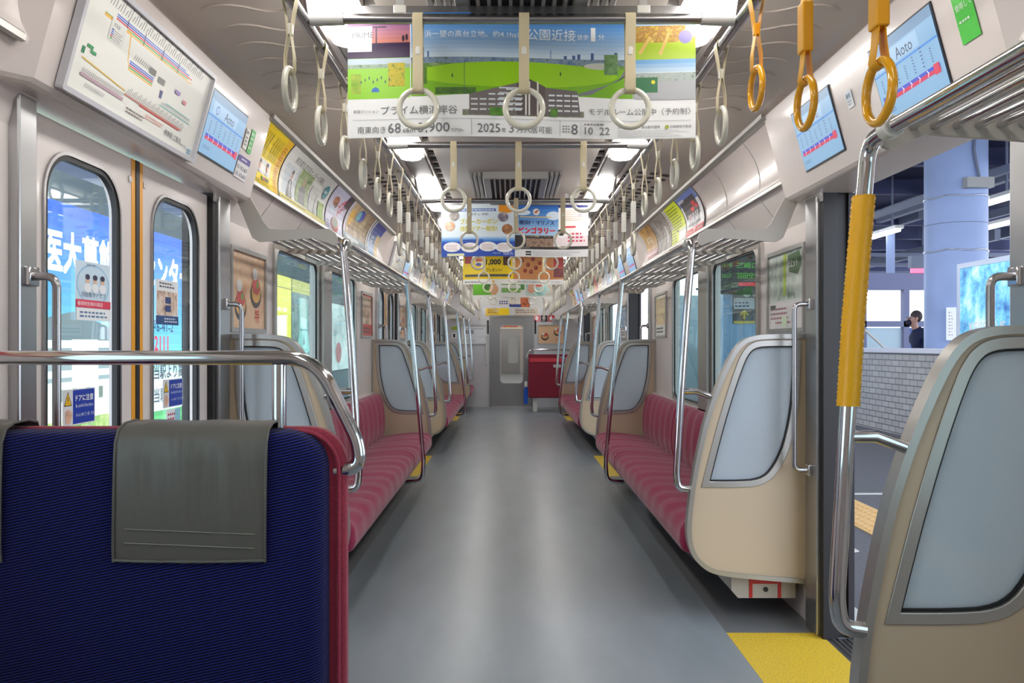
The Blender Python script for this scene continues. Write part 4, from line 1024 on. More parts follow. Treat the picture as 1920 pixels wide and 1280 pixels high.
def b1():
    p = Sheet(1.03, .366, (244, 244, 244)); H0 = .125
    p.grad(.0, .265, .185, .10, (230, 140, 110), (110, 70, 150), 8); p.rect(0, .235, .185, .045, (58, 30, 74)); p.rect(.075, .325, .04, .004, (60, 30, 60)); p.rect(.083, .28, .004, .045, (60, 30, 60)); p.ell(.175, .295, .004, .010, (50, 26, 50)); p.ell(.165, .292, .004, .010, (50, 26, 50))
    p.rect(0, .255, .072, .075, (246, 244, 246)); p.text('PRIME', .014, .296, .017, (90, 90, 96))
    p.rect(0, H0-.01, .185, .12, (150, 214, 40)); p.rect(0, .212, .185, .022, (196, 214, 226)); p.photo(0, .205, .185, .012, [(80, 120, 60), (170, 190, 170), (120, 150, 120)], 60)
    p.photo(.12, .15, .05, .07, [(120, 160, 30), (214, 190, 30), (90, 130, 30)], 50); p.photo(.01, .13, .03, .06, [(120, 170, 30), (180, 200, 60)], 50); p.poly([(.07, .135), (.095, .135), (.092, .145), (.083, .150), (.073, .145)], (40, 110, 190))
    for i in range(8): p.ell(.04+i*.012, .165+(i % 3)*.006, .0018, .005, (60, 80, 90))
    p.grad(.188, .225, .657, .141, (216, 228, 240), (52, 124, 206), 12); p.photo(.188, .215, .657, .020, [(70, 100, 140), (130, 150, 170), (60, 96, 80)], 45); p.photo(.188, .203, .657, .014, [(70, 110, 50), (110, 150, 60), (150, 170, 130)], 60)
    for x in (.212, .221, .236): p.rect(x, .234, .005, .03 if x < .23 else .018, (84, 106, 150))
    for x, hh in ((.60, .026), (.665, .012), (.64, .010), (.68, .016), (.72, .020), (.79, .022)): p.rect(x, .234, .002 if x == .60 else .009, hh, (70, 100, 150))
    p.rect(.188, H0-.005, .657, .085, (118, 176, 22)); p.ell(.50, .185, .30, .038, (150, 204, 24)); p.poly([(.72, .13), (.845, .20), (.845, .235), (.83, .22), (.80, .17), (.66, .125)], (120, 126, 132)); p.ell(.75, .215, .05, .010, (196, 200, 190))
    p.photo(.20, .155, .035, .05, [(40, 90, 30), (110, 150, 40)], 60); p.photo(.26, .125, .12, .02, [(50, 90, 40), (90, 130, 40)], 60); p.photo(.76, .19, .04, .06, [(60, 110, 60), (130, 160, 110)], 60)
    p.rect(.345, .13, .0015, .10, (80, 90, 90)); p.ell(.31, .18, .002, .006, (60, 70, 60)); p.ell(.63, .19, .002, .006, (60, 70, 60))
    p.text('横浜一望の高台立地。約4.1haの', .205, .293, .020, (245, 248, 252), .315); p.text('公園近接', .53, .288, .034, (250, 252, 255), .145); p.text('徒歩', .68, .293, .016, (250, 252, 255)); p.text('1', .722, .290, .038, (255, 255, 255), .010, .02); p.text('分', .742, .293, .018, (250, 252, 255))
    p.grad(.848, .24, .182, .125, (236, 238, 240), (150, 190, 235), 5); p.rect(.848, .235, .182, .065, (176, 206, 50)); p.photo(.85, .285, .15, .05, [(226, 200, 60), (170, 120, 60), (236, 214, 100)], 40); p.poly([(.86, .255), (.87, .25), (.90, .30), (.893, .305)], (226, 190, 110)); p.poly([(.92, .25), (.93, .248), (.955, .31), (.948, .315)], (226, 190, 110)); p.ell(1.0, .30, .02, .02, (140, 130, 190))
    p.grad(.848, .185, .182, .05, (214, 226, 236), (120, 176, 226), 4); p.photo(.848, .165, .182, .03, [(120, 150, 80), (180, 190, 190), (90, 120, 90)], 40); p.rect(.848, H0-.01, .182, .055, (176, 178, 184)); p.photo(.848, H0+.012, .07, .045, [(50, 110, 60), (40, 120, 80)], 20); p.ell(.905, .168, .006, .006, (220, 220, 30))
    # white lower field with a curved upper edge
    n = 16; p.poly([(0, 0)]+[(1.03, 0)]+[(1.03-1.03*i/n, .105+.022*math.sin(PI*(1-i/n))) for i in range(n+1)], (246, 246, 247))
    # the apartment building
    p.photo(.34, .062, .36, .018, [(60, 110, 50), (130, 130, 110), (150, 150, 150)], 60)
    p.poly([(.36, .065), (.36, .125), (.50, .160), (.50, .065)], (120, 112, 110)); p.poly([(.50, .065), (.50, .160), (.54, .172), (.585, .150), (.585, .065)], (96, 86, 86)); p.poly([(.585, .065), (.585, .148), (.68, .140), (.69, .065)], (110, 104, 104))
    for j in range(5):
        z = .078+j*.015
        for i in range(6): x = .365+i*.026; p.rect(x, z+j*.0-(0 if i > j else 0), .020, .0045, (222, 226, 232)) if z < .115+.006*i else None
        for i in range(4): p.rect(.595+i*.023, z, .018, .005, (226, 230, 236)) if z < .135 else None
        p.rect(.448, z+.004, .07, .0045, (206, 212, 222)) if z < .15 else None
    for x in (.525, .535, .56): p.poly([(x, .065), (x+.005, .065), (x+.005, .165), (x, .165)], (226, 224, 220))
    for x in (.42, .44, .60): p.photo(x, .062, .022, .024, [(50, 110, 40), (110, 160, 60)], 70)
    p.text('新築マンション', .018, .072, .010, (120, 120, 124), .075); p.text('プライム横浜岸谷', .100, .066, .026, (110, 110, 114), .225); p.text('モデルルーム公開中〈予約制〉', .715, .070, .020, (120, 120, 124), .30)
    p.rect(.015, .052, 1.0, .0012, (190, 190, 192)); p.rect(.366, .003, .0012, .05, (160, 160, 162)); p.rect(.628, .003, .0012, .05, (160, 160, 162)); p.rect(.69, .008, .001, .04, (190, 190, 192))
    p.text('南東向き', .03, .012, .021, (112, 112, 116), .083); p.text('68', .12, .012, .029, (105, 105, 110), .038); p.text('.68㎡', .16, .012, .016, (105, 105, 110), .042); p.text('3,900', .21, .009, .032, (105, 105, 110), .092); p.text('万円台~', .306, .013, .011, (130, 130, 134), .04)
    p.text('2025', .385, .012, .026, (105, 105, 110), .066); p.text('年', .455, .012, .014, (110, 110, 114)); p.text('3', .478, .012, .026, (105, 105, 110)); p.text('月入居可能', .500, .012, .021, (110, 110, 114), .105)
    p.lines(.636, .015, .022, .024, 3, (140, 140, 144), .5, 2, 1); p.text('8', .662, .011, .031, (100, 100, 106)); p.text('10', .702, .012, .022, (105, 105, 110)); p.text('22', .746, .012, .022, (105, 105, 110)); p.lines(.70, .038, .075, .008, 1, (140, 140, 144), .5, 4, 1)
    p.text('京急電鉄', .80, .030, .010, (100, 104, 110), .045); p.text('横浜都市開発', .87, .030, .009, (100, 104, 110), .055); p.ell(.945, .034, .006, .006, (170, 180, 60)); p.text('日鉄興和不動産', .955, .030, .009, (120, 120, 124), .062)
    p.lines(.80, .004, .21, .022, 5, (196, 196, 198), .3, 5, 1); return p
def b2l():
    w_, h_ = .513, .366; p = Sheet(w_, h_, (226, 240, 250)); p.rect(0, 0, w_, .105, (44, 86, 190)); p.grad(0, .105, w_, .04, (70, 140, 220), (220, 238, 250), 4); p.rect(.13, .315, .25, .018, (40, 90, 180)); p.lines(.14, .318, .23, .012, 1, (220, 235, 250), .7, 2, 1)
    p.text('見学 or 体験!', .20, .285, .018, (90, 90, 90), .13); p.text('ブルーカーボン', .13, .225, .038, (240, 240, 210), .26, .06); p.text('ブルーカーボン', .131, .2265, .035, (196, 190, 40), .258, .01); p.text('体験ツアー報告!', .13, .175, .038, (240, 240, 210), .26, .06); p.text('体験ツアー報告!', .131, .1765, .035, (196, 190, 40), .258, .01)
    p.ell(.455, .335, .055, .032, (240, 160, 20)); p.photo(.40, .31, .1, .05, [(240, 160, 20), (236, 150, 20)], 5)
    for cx, cy_, r, c in ((.09, .285, .036, [(90, 80, 80), (200, 195, 190)]), (.06, .215, .036, [(240, 220, 200), (200, 140, 90)]), (.43, .275, .036, [(60, 70, 110), (210, 190, 190)]), (.46, .19, .038, [(120, 60, 30), (200, 150, 100)])): p.ell(cx, cy_, r, r*.95, None, photo_mat(c, 25))
    for i, cx in enumerate((.075, .20, .325, .44)): p.ell(cx, .068-(i % 2)*.006, .062, .034, (250, 250, 252)); p.lines(cx-.042, .045, .085, .04, 4, (200, 140, 150), .35, i, 1)
    p.rect(.15, .108, .14, .010, (50, 90, 190)); p.text('神奈川県', .36, .016, .012, (200, 220, 250)); p.text('KEIKYU', .435, .010, .022, (240, 245, 255), .065); p.rect(.04, .004, .12, .018, (236, 240, 200)); return p
def b2r():
    w_, h_ = .513, .366; p = Sheet(w_, h_, (240, 238, 238)); p.grad(0, .12, .305, .246, (190, 222, 246), (40, 110, 200), 8); p.ell(.05, .31, .06, .02, (226, 240, 250)); p.ell(.27, .29, .05, .03, (220, 236, 250)); p.ell(.15, .315, .024, .024, (232, 226, 216)); p.poly([(.135, .31), (.15, .325), (.17, .332), (.15, .305)], (180, 90, 70)); p.rect(.035, .275, .22, .008, (226, 200, 150))
    p.text('横浜F・マリノス', .03, .225, .030, (44, 58, 120), .245, .03); p.text('ビンゴラリー', .03, .165, .042, (214, 40, 60), .25, .06)
    p.rect(0, .055, .513, .095, (40, 34, 38)); p.photo(.08, .07, .24, .06, [(90, 66, 56), (170, 140, 120), (60, 46, 40)], 20); p.text('クイズに挑戦してプレゼント', .075, .138, .012, (235, 220, 180), .2); p.rect(.02, .052, .48, .003, (150, 150, 150)); p.text('プレゼント', .05, .06, .010, (240, 240, 240))
    p.rect(.305, .15, .208, .216, (252, 250, 246)); p.rect(.305, .345, .208, .021, (50, 60, 140)); p.lines(.33, .25, .17, .08, 6, (226, 190, 160), .3, 3, 0); p.text('200', .44, .285, .014, (70, 80, 170)); p.rect(.345, .205, .08, .012, (226, 60, 70)); p.rect(.27, .075, .24, .075, (246, 230, 232)); p.ell(.33, .165, .04, .030, (250, 250, 250)); p.poly([(.31, .15), (.34, .15), (.34, .18), (.35, .175), (.355, .185), (.335, .195), (.315, .195), (.298, .185), (.303, .175), (.31, .18)], (40, 40, 46)); p.lines(.37, .10, .12, .075, 3, (214, 70, 110), .5, 2, 1)
    p.rect(0, 0, w_, .05, (236, 236, 238)); p.rect(.075, .028, .04, .012, (40, 40, 44)); p.rect(.075, .010, .04, .012, (40, 40, 44)); p.lines(.125, .008, .34, .034, 4, (170, 170, 174), .35, 4, 1); return p
def b3l():
    w_, h_ = .513, .366; p = Sheet(w_, h_, (246, 214, 20)); p.rect(0, 0, w_, .05, (244, 244, 240)); p.photo(.02, .21, .075, .12, [(120, 60, 60), (190, 60, 60), (60, 50, 60)], 12); p.rect(.12, .19, .1, .13, (244, 236, 200)); p.rect(.13, .23, .08, .03, (226, 110, 60)); p.ell(.16, .20, .03, .016, (90, 100, 190)); p.text('1,000', .235, .19, .060, (40, 50, 50), .15, .03); p.text('プレゼント!', .235, .125, .034, (60, 60, 40), .16, .02); p.lines(.235, .28, .16, .03, 1, (120, 100, 20), .6, 2, 1); p.photo(.41, .19, .075, .10, [(70, 40, 30), (110, 80, 60)], 20); p.rect(.02, .075, .47, .025, (90, 90, 90)); p.lines(.02, .015, .2, .015, 1, (120, 120, 120), .6, 2, 1); p.rect(.30, .012, .02, .022, (240, 170, 20)); return p
def b3r():
    w_, h_ = .513, .366; p = Sheet(w_, h_, (206, 140, 84)); p.rect(0, 0, w_, .05, (240, 238, 236))
    for x, y in ((.06, .24), (.10, .30), (.12, .20), (.15, .13), (.17, .26), (.20, .17), (.21, .31), (.24, .22), (.09, .14)): p.ell(x+.03, y, .020, .022, (130, 44, 36)); p.ell(x+.026, y+.005, .010, .010, (176, 80, 60))
    p.photo(.34, .06, .06, .30, [(226, 150, 80), (190, 110, 60)], 9)
    for j, c in enumerate(([(140, 60, 60), (100, 50, 60)], [(200, 40, 50), (150, 30, 40)], [(210, 130, 120), (190, 100, 90)])): p.photo(.41, .07+j*.1, .10, .095, c, 20)
    p.text('HANEKYU', .02, .012, .024, (150, 150, 150), .18); p.text('STORY', .38, .012, .020, (170, 170, 170), .1); p.lines(.2, .015, .14, .015, 1, (150, 150, 150), .6, 2, 1); return p
def b4():
    w_, h_ = 1.03, .366; p = Sheet(w_, h_, (240, 242, 238)); p.rect(0, .03, .30, .336, (100, 184, 40)); p.ell(.08, .22, .06, .05, (220, 236, 240)); p.ell(.19, .15, .06, .05, (60, 120, 50)); p.ell(.27, .10, .06, .07, (220, 170, 130)); p.rect(.05, .20, .08, .016, (240, 240, 240))
    p.text('仕事', .38, .24, .08, (40, 40, 44), .2, .03); p.rect(.37, .16, .25, .05, (120, 176, 100)); p.rect(.37, .06, .25, .06, (140, 190, 110)); p.rect(.62, .10, .05, .1, (90, 150, 80)); p.photo(.69, .03, .34, .336, [(20, 150, 150), (190, 226, 220), (220, 160, 130)], 7); p.ell(.76, .12, .05, .07, (214, 160, 136)); p.ell(.85, .22, .07, .09, (222, 176, 150)); p.rect(.82, .15, .07, .018, (190, 60, 60)); return p
def b5():
    w_, h_ = 1.03, .366; p = Sheet(w_, h_, (248, 248, 246)); p.text('株主', .33, .18, .10, (50, 50, 80), .12, .03); p.photo(.47, .02, .20, .3, [(236, 200, 170), (250, 246, 240), (230, 200, 60)], 9); p.photo(.66, .02, .16, .3, [(120, 50, 30), (230, 120, 60), (200, 150, 130)], 9); p.rect(.47, .02, .2, .05, (60, 80, 160)); p.lines(.3, .06, .16, .07, 2, (70, 70, 150), .6, 2, 1); return p
def b6():
    w_, h_ = 1.03, .30; p = Sheet(w_, h_, (206, 190, 150)); p.rect(.25, 0, .22, h_, (240, 205, 20)); p.rect(0, 0, .25, h_, (214, 178, 60)); p.rect(.47, 0, .1, h_, (206, 206, 210)); p.rect(.57, 0, .46, h_, (200, 186, 170)); p.lines(.6, .05, .4, .12, 3, (120, 110, 110), .5, 2, 1); p.lines(.05, .05, .15, .12, 3, (120, 90, 40), .5, 2, 1); return p
banner(2.45, [b1()], 'wide hanging property advert with park panorama, nearest the camera')
banner(5.78, [b2l(), b2r()], 'pair of blue and white sheets hanging second from the camera')
banner(8.43, [b3l(), b3r()], 'hanging pair of yellow and brown sheets, third from the camera')
banner(10.8, [b4()], 'hanging sheet with green left field and face photo, fourth from the camera')
banner(14.1, [b5()], 'white hanging sheet farthest from the camera')
o = b6().build('wall_banner', planar((-.515, YE-.004, 1.807), (1, 0, 0), (0, 0, 1)), loc=(0, YE, 1.81)); tag(o, 'yellow and beige printed strip on the end wall above the gangway door', 'banner')
# end wall posters
def framed(o0, U, V, sh, label, cat='poster', group=None, fm=None, fw=.018):
    U = Vector(U); V = Vector(V); N = U.cross(V); L = Vector(o0)+U*sh.w/2
    root = thing('framed_poster', label, cat, L, group)
    mp = planar(Vector(o0)+N*.004, U, V); w_, h_ = sh.w, sh.h
    o_, i_ = matched(rrect(w_/2, h_/2, w_+2*fw, h_+2*fw, .004, 2), rrect(w_/2, h_/2, w_-.004, h_-.004, .002, 2), (w_/2, h_/2))
    m = MB(); m.band(o_, i_, 'z', -.003, .010); m.V = [tuple(mp(*p)-L) for p in m.V]; m.build('frame', fm or TRIM, root, smooth=0)
    o = sh.build('printed_sheet', mp, root); o.data.transform(Matrix.Translation(-L)); return root
p = Sheet(.50, .36, (236, 236, 240)); p.text('PRIME', .05, .20, .07, (70, 70, 76), .20, .02); p.lines(.1, .29, .35, .02, 1, (110, 110, 116), .5, 2, 1); p.rect(.03, .15, .44, .002, (160, 160, 160)); p.poly([(.35, .05), (.42, .12), (.50, .04), (.48, .02), (.42, .08), (.37, .03)], (250, 250, 250)); p.lines(.03, .03, .3, .06, 2, (190, 190, 194), .4, 3, 1)
framed((-1.0, YE, 1.25), (1, 0, 0), (0, 0, 1), p, 'white lettered poster on the end wall left of the gangway door')
p = Sheet(.50, .36, (232, 190, 150)); 
for cx, cy_ in ((.13, .13), (.38, .22)): p.ell(cx, cy_, .075, .07, (50, 44, 44)); p.ell(cx, cy_+.01, .06, .05, (220, 160, 110)); p.ell(cx+.01, cy_+.05, .05, .03, (214, 70, 60)); p.ell(cx-.03, cy_+.06, .03, .02, (230, 226, 220))
p.text('特', .34, .05, .05, (226, 90, 50)); 
framed((.53, YE, 1.26), (1, 0, 0), (0, 0, 1), p, 'orange poster of two hot pots on the end wall at the right')
for i, c in enumerate(((236, 130, 140), (60, 50, 56), (190, 50, 60))):
    p = Sheet(.13, .13, c); p.ell(.06, .07, .03, .04, (240, 235, 235)); p.lines(.02, .01, .09, .02, 1, (240, 230, 230), .5, i, 1)
    tag(p.build('sticker', planar((.44+i*.14, YE-.003, 1.69), (1, 0, 0), (0, 0, 1)), loc=(.5+i*.14, YE, 1.69)), '%s square sticker above the orange poster on the end wall' % ('pink', 'black and white', 'red')[i], 'sticker', 'stickers on the end wall')
for sx, x in (('left', -.47), ('right', .47)):
    m = MB(1, (x, YE, 1.5)); m.box(x-.018, x+.018, YE-.008, YE, 1.45, 1.72); tag(m.build('dark_slot_cover', DARK, None, (x, YE, 1.5), smooth=0), 'dark vertical slot cover on the end wall %s of the gangway door' % sx, 'slot cover')
m = MB(1, (-.45, YE, 1.1)); m.tube(fillet([(-.50, YE, 1.45), (-.50, YE-.05, 1.44), (-.50, YE-.05, .83), (-.50, YE, .82)], .03), .011, 10); tag(m.build('grab_handle', WHITEP, None, (-.45, YE, 1.1)), 'slim white grab handle on the end wall left of the gangway door', 'grab handle')
m = MB(1, (-1.1, YE, 1.3)); m.box(-1.16, -1.09, YE-.006, YE, 1.33, 1.46); m.build
sp = Sheet(.10, .12, (236, 238, 240)); sp.rect(.03, .02, .04, .07, (30, 30, 40)); tag(sp.build('sticker', planar((-1.19, YE-.003, 1.36), (1, 0, 0), (0, 0, 1)), loc=(-1.15, YE, 1.36)), 'white sticker with black phone symbol on the end wall at the left', 'sticker', 'stickers on the end wall')
sp = Sheet(.12, .07, (200, 222, 90)); sp.lines(.01, .01, .1, .05, 2, (90, 120, 30), .5, 2, 1); tag(sp.build('sticker', planar((-1.19, YE-.003, 1.53), (1, 0, 0), (0, 0, 1)), loc=(-1.15, YE, 1.53)), 'yellow-green sticker on the end wall above the phone symbol', 'sticker', 'stickers on the end wall')

# wall posters between doors and windows
def food_poster():
    p = Sheet(.50, .36, (222, 176, 140)); p.photo(0, 0, .50, .36, [(206, 150, 112), (232, 196, 160), (214, 170, 140)], 7)
    for cx, cy_ in ((.13, .10), (.36, .17)): p.ell(cx, cy_, .085, .065, (60, 50, 50)); p.ell(cx, cy_+.01, .070, .050, (222, 170, 90)); p.ell(cx, cy_+.04, .06, .04, (206, 80, 80)); p.ell(cx-.02, cy_+.10, .04, .03, (226, 220, 214)); p.ell(cx+.02, cy_+.05, .02, .02, (120, 150, 70))
    p.text('特', .34, .03, .07, (222, 70, 50)); return p
def green_poster():
    p = Sheet(.50, .37, (216, 218, 212)); p.photo(0, .14, .50, .23, [(110, 140, 110), (200, 210, 200), (226, 228, 222)], 8); p.poly([(.28, .35), (.44, .36), (.48, .30), (.42, .25), (.30, .27)], (70, 104, 60)); p.text('モヒット', .29, .29, .035, (245, 245, 240), .13, .03); p.poly([(.22, .36), (.27, .36), (.25, .16), (.22, .16)], (176, 200, 60)); p.text('モヒット', .28, .15, .022, (60, 60, 60), .1)
    p.rect(0, 0, .5, .13, (226, 222, 222)); p.lines(.03, .02, .3, .09, 4, (150, 90, 90), .4, 2, 1); p.rect(.03, .10, .08, .02, (60, 80, 60)); p.ell(.07, .02, .04, .03, (236, 236, 230)); p.rect(.2, .01, .08, .05, (214, 230, 200)); return p
def plain_poster(i):
    p = Sheet(.50, .36, PAL[i % 5][2]); p.photo(.02, .10, .46, .24, PAL[(i+2) % 5], 12); p.lines(.04, .02, .4, .06, 2, (90, 80, 80), .5, i, 1); return p
def wall_poster(s, ya, sh, label):
    if s == -1: framed((-1.30, ya, 1.32), (0, 1, 0), (0, 0, 1), sh, label, group='framed posters on the side walls')
    else: framed((1.30, ya+.50, 1.32), (0, -1, 0), (0, 0, 1), sh, label, group='framed posters on the side walls')
wall_poster(-1, 3.74, food_poster(), 'framed hot pot poster on the left wall just past the first door')
wall_poster(1, 3.74, green_poster(), 'framed green poster on the right wall just past the first door')
n = 0
for s in (-1, 1):
    for ya, w_ in ((7.04, 'just before the second door'), (9.42, 'just past the second door'), (12.72, 'just before the third door')):
        wall_poster(s, ya, food_poster() if (s == -1 and ya == 9.42) else plain_poster(n), 'framed poster on the %s wall %s' % (SIDE[s], w_)); n += 1
wall_poster(-1, 1.46, plain_poster(5), 'framed poster on the left wall at the edge of the picture')

# stickers on the first left door's panes
def on_pane(y0, z0, sh, label, kx=1, ky=1):
    return tag(sh.build('window_sticker', lambda x, y, z: (-1.3155+z, y0+x*kx, z0+y*ky), loc=(-1.3155, y0+sh.w/2, z0)), label, 'sticker', 'stickers on the left door windows')
def care():
    p = Sheet(.155, .125, (225, 226, 230), thick=.0005, lay=.0003); p.rect(.047, .004, .104, .117, (24, 60, 170)); p.poly([(.006, .068), (.042, .068), (.024, .118)], (30, 30, 30)); p.poly([(.010, .071), (.038, .071), (.024, .112)], (246, 196, 30)); p.rect(.0225, .083, .003, .016, (20, 20, 20)); p.rect(.0225, .076, .003, .004, (20, 20, 20))
    p.ell(.024, .022, .012, .016, (240, 190, 160))
    for i in range(4): p.rect(.0115+i*.0066, .028, .0048, .030-abs(i-1.6)*.004, (240, 190, 160))
    p.poly([(.034, .020), (.037, .024), (.042, .040), (.038, .041)], (240, 190, 160))
    p.text('ドアに注意', .056, .082, .022, (245, 245, 250), .085, .02); p.text('Be careful of the doors.', .056, .060, .012, (235, 240, 250), .085); p.text('小心车门', .056, .028, .012, (235, 240, 250)); p.text('문 조심', .112, .028, .012, (235, 240, 250)); return p
def advert_door():
    p = Sheet(.21, .27, (214, 232, 246), thick=.0005, lay=.0003); p.ell(.105, .165, .10, .095, (150, 196, 230)); p.ell(.105, .165, .094, .088, (206, 228, 244))
    for x in (.07, .115, .16): p.ell(x, .185, .012, .02, (230, 190, 165)); p.ell(x, .20, .014, .013, (50, 50, 80)); p.ell(x, .15, .022, .022, (244, 246, 250))
    p.text('河合塾マナビス', .03, .108, .022, (90, 100, 120), .15); p.rect(0, .058, .21, .036, (226, 60, 90)); p.text('春期特別無料講習', .008, .066, .020, (250, 240, 245), .15); p.rect(0, 0, .21, .056, (246, 248, 250)); p.lines(.02, .01, .17, .035, 2, (100, 130, 170), .5, 2, 1); p.text('春期の体験', .06, .25, .010, (90, 100, 130)); return p
def advert_door2():
    p = Sheet(.20, .24, (244, 244, 246), thick=.0005, lay=.0003); p.lines(.03, .195, .14, .035, 2, (70, 70, 80), .5, 2, 1); p.photo(.01, .05, .18, .13, [(120, 80, 66), (226, 200, 180), (240, 236, 230)], 22); p.rect(.08, .115, .05, .035, (30, 60, 120)); p.rect(.08, .07, .05, .035, (30, 60, 120)); p.rect(0, 0, .20, .048, (30, 70, 130)); p.lines(.07, .01, .12, .03, 2, (226, 236, 250), .5, 2, 1); return p
yc1, yc2 = D[0]+.33, D[0]+.99
on_pane(2.366, 1.008, care(), 'blue and white door warning sticker with yellow triangle on the nearer left door leaf', 1.2, .85)
on_pane(3.05, 1.008, care(), 'blue and white door warning sticker with yellow triangle on the farther left door leaf', 1.2, .85)
p = Sheet(.13, .10, (240, 242, 246), thick=.0005, lay=.0003); p.lines(.015, .02, .09, .07, 4, (190, 60, 90), .5, 2, 1); p.rect(.08, 0, .05, .10, (150, 210, 226)); on_pane(3.08, .90, p, 'small white and pale blue notice below the farther door warning')
p = Sheet(.15, .10, (240, 242, 246), thick=.0005, lay=.0003); p.text('お願い', .04, .06, .025, (40, 60, 150)); p.lines(.02, .015, .11, .03, 2, (200, 70, 90), .5, 2, 1); on_pane(2.38, .90, p, 'small white notice below the nearer door warning, beside the blue seat')
on_pane(2.436, 1.318, advert_door(), 'pale blue advert with three figures on the nearer left door pane', 1, .66)
on_pane(2.99, 1.318, advert_door2(), 'white advert with navy boxes and family photos on the farther left door pane', 1, .69)

q = Sheet(.46, AH, (236, 236, 234)); q.rect(0, .20, .46, .085, (40, 150, 70)); q.lines(.04, .22, .38, .03, 1, (235, 245, 235), .7, 2, 1); q.rect(.40, .06, .02, .10, (60, 110, 190)); q.rect(.35, .06, .02, .10, (60, 110, 190)); q.lines(.04, .05, .25, .1, 4, (110, 110, 116), .4, 3, 1)
hang(-1, 1.33, .46, q, 'green and white advert at the top left corner beside the door header', 'curved adverts above the racks')
# ================================================================ outside: left of the train
LW = -5.035
def board_map(y0, z0): return planar((LW, y0, z0), (0, 1, 0), (0, 0, 1))
E = 1.7
p = Sheet(6.4, 2.83, (226, 244, 246), emit=E, lay=.003, thick=.05); B0 = 6.45
p.grad(0, 1.1, 6.4, 1.73, (120, 214, 236), (24, 96, 214), 12); p.grad(0, .75, 6.4, .36, (226, 246, 246), (140, 222, 238), 4); p.grad(0, 0, 6.4, .16, (70, 176, 80), (60, 168, 76), 2); p.grad(0, .16, 6.4, .14, (70, 190, 96), (50, 170, 80), 2)
p.text('医大葛飾医療センター', 8.87-B0, 2.05, .46, (252, 252, 252), 3.98, .035)
p.text('戸6-41-2', 11.46-B0, 1.41, .17, (40, 60, 110), .80, .01); p.text('-2111', 11.53-B0, 1.16, .20, (226, 40, 90), .55, .02)
p.text('当駅より高速', 11.60-B0, .75, .20, (50, 60, 80), 1.25, .02); p.text('当駅より上り', 11.60-B0, .42, .20, (50, 60, 80), 1.25, .02); p.rect(11.3-B0, .40, .22, .5, (40, 100, 200))
# the hospital drawn on it
x0 = 8.5-B0
p.poly([(x0, 1.45), (x0+.5, 1.55), (x0+.95, 1.62), (x0+2.1, 1.40), (x0+2.1, 1.05), (x0, 1.05)], (110, 130, 140))
for z, c in ((1.28, (240, 246, 246)), (1.18, (150, 170, 176)), (1.10, (240, 246, 246)), (1.02, (150, 170, 176)), (.94, (240, 246, 246)), (.86, (150, 170, 176))): p.rect(x0, z-.08, 2.1, .09, c)
p.rect(x0, .36, 2.1, .46, (236, 246, 240)); p.rect(x0+.9, .4, .6, .9, (244, 250, 246))
for i in range(6): p.rect(x0+.3+i*.3, .60, .10, .14, (110, 130, 120)); 
p.photo(x0, .22, 2.2, .17, [(60, 120, 50), (140, 170, 90), (200, 190, 140)], 4)
o = p.build('station_billboard', board_map(B0, 0), loc=(LW, B0+3.2, 0)); tag(o, 'large backlit blue billboard with white characters beyond the left door', 'billboard')
p = Sheet(2.6, 2.3, (250, 236, 60), emit=E*1.05, lay=.003, thick=.05); p.rect(0, 2.05, 2.6, .25, (240, 220, 70)); p.rect(0, 2.03, 2.6, .02, (120, 110, 40)); 
for i in range(3): p.ell(.75, 1.62-i*.30, .20, .14, (214, 60, 60)); p.lines(.62, 1.56-i*.3, .26, .12, 1, (250, 240, 240), .6, i, 1)
p.poly([(1.5, .3), (1.7, .3), (1.95, 1.4), (1.8, 1.4)], (246, 244, 200)); p.lines(1.0, .5, .5, .9, 6, (250, 250, 250), .5, 3, 1); p.lines(1.6, .3, .6, 1.2, 12, (210, 190, 60), .2, 3, 1)
tag(p.build('station_billboard', board_map(16.3, .45), loc=(LW, 17.6, .45)), 'yellow backlit billboard with red ovals beyond the first left side window', 'billboard')
p = Sheet(2.05, 2.3, (96, 130, 130), emit=E*.6, lay=.003, thick=.05); p.photo(0, 0, 2.05, 2.3, [(50, 70, 70), (110, 130, 126), (160, 176, 170)], 3); p.rect(0, 2.0, 2.05, .3, (240, 226, 90))
p.poly([(.62, 1.9), (1.35, 1.9), (1.42, 1.1), (1.62, .75), (1.65, .62), (1.1, .55), (.5, .68), (.5, .78), (.66, 1.1)], (160, 236, 226)); p.poly([(.75, 1.9), (1.25, 1.9), (1.30, 1.2), (.72, 1.2)], (226, 250, 246)); p.poly([(.95, .78), (1.05, 1.08), (1.18, .80)], (80, 100, 96)); p.ell(1.0, .25, .3, .16, (190, 60, 60)); p.rect(.68, 1.12, .7, .035, (60, 110, 104))
tag(p.build('station_billboard', board_map(18.95, .45), loc=(LW, 19.9, .45)), 'grey-green billboard with pale dress figure beyond the left side window', 'billboard')
p = Sheet(3.6, 1.9, (206, 214, 210), emit=.8, lay=.003, thick=.05); p.photo(0, 0, 3.6, 1.9, [(110, 140, 140), (200, 214, 210), (236, 236, 230)], 1.2); p.rect(.3, .5, .8, .9, (240, 240, 240)); p.ell(1.8, .5, .4, .3, (200, 70, 60))
tag(p.build('station_billboard', board_map(22.3, .5), loc=(LW, 24, .5)), 'pale blurred billboard farthest along the left platform', 'billboard')
mb = MB(); mb.box(-5.6, -5.10, 3, 60, -1.2, 3.2); structure(mb.build('station_wall_left', mat('station_wall', (120, 134, 140), .7, var=.15, vscale=.6), smooth=0))
mb = MB(); mb.box(-9, -1.6, 2, 60, -1.35, -1.2); structure(mb.build('track_bed_ground', mat('ballast', (96, 90, 86), .9, var=.3, vscale=20), smooth=0))
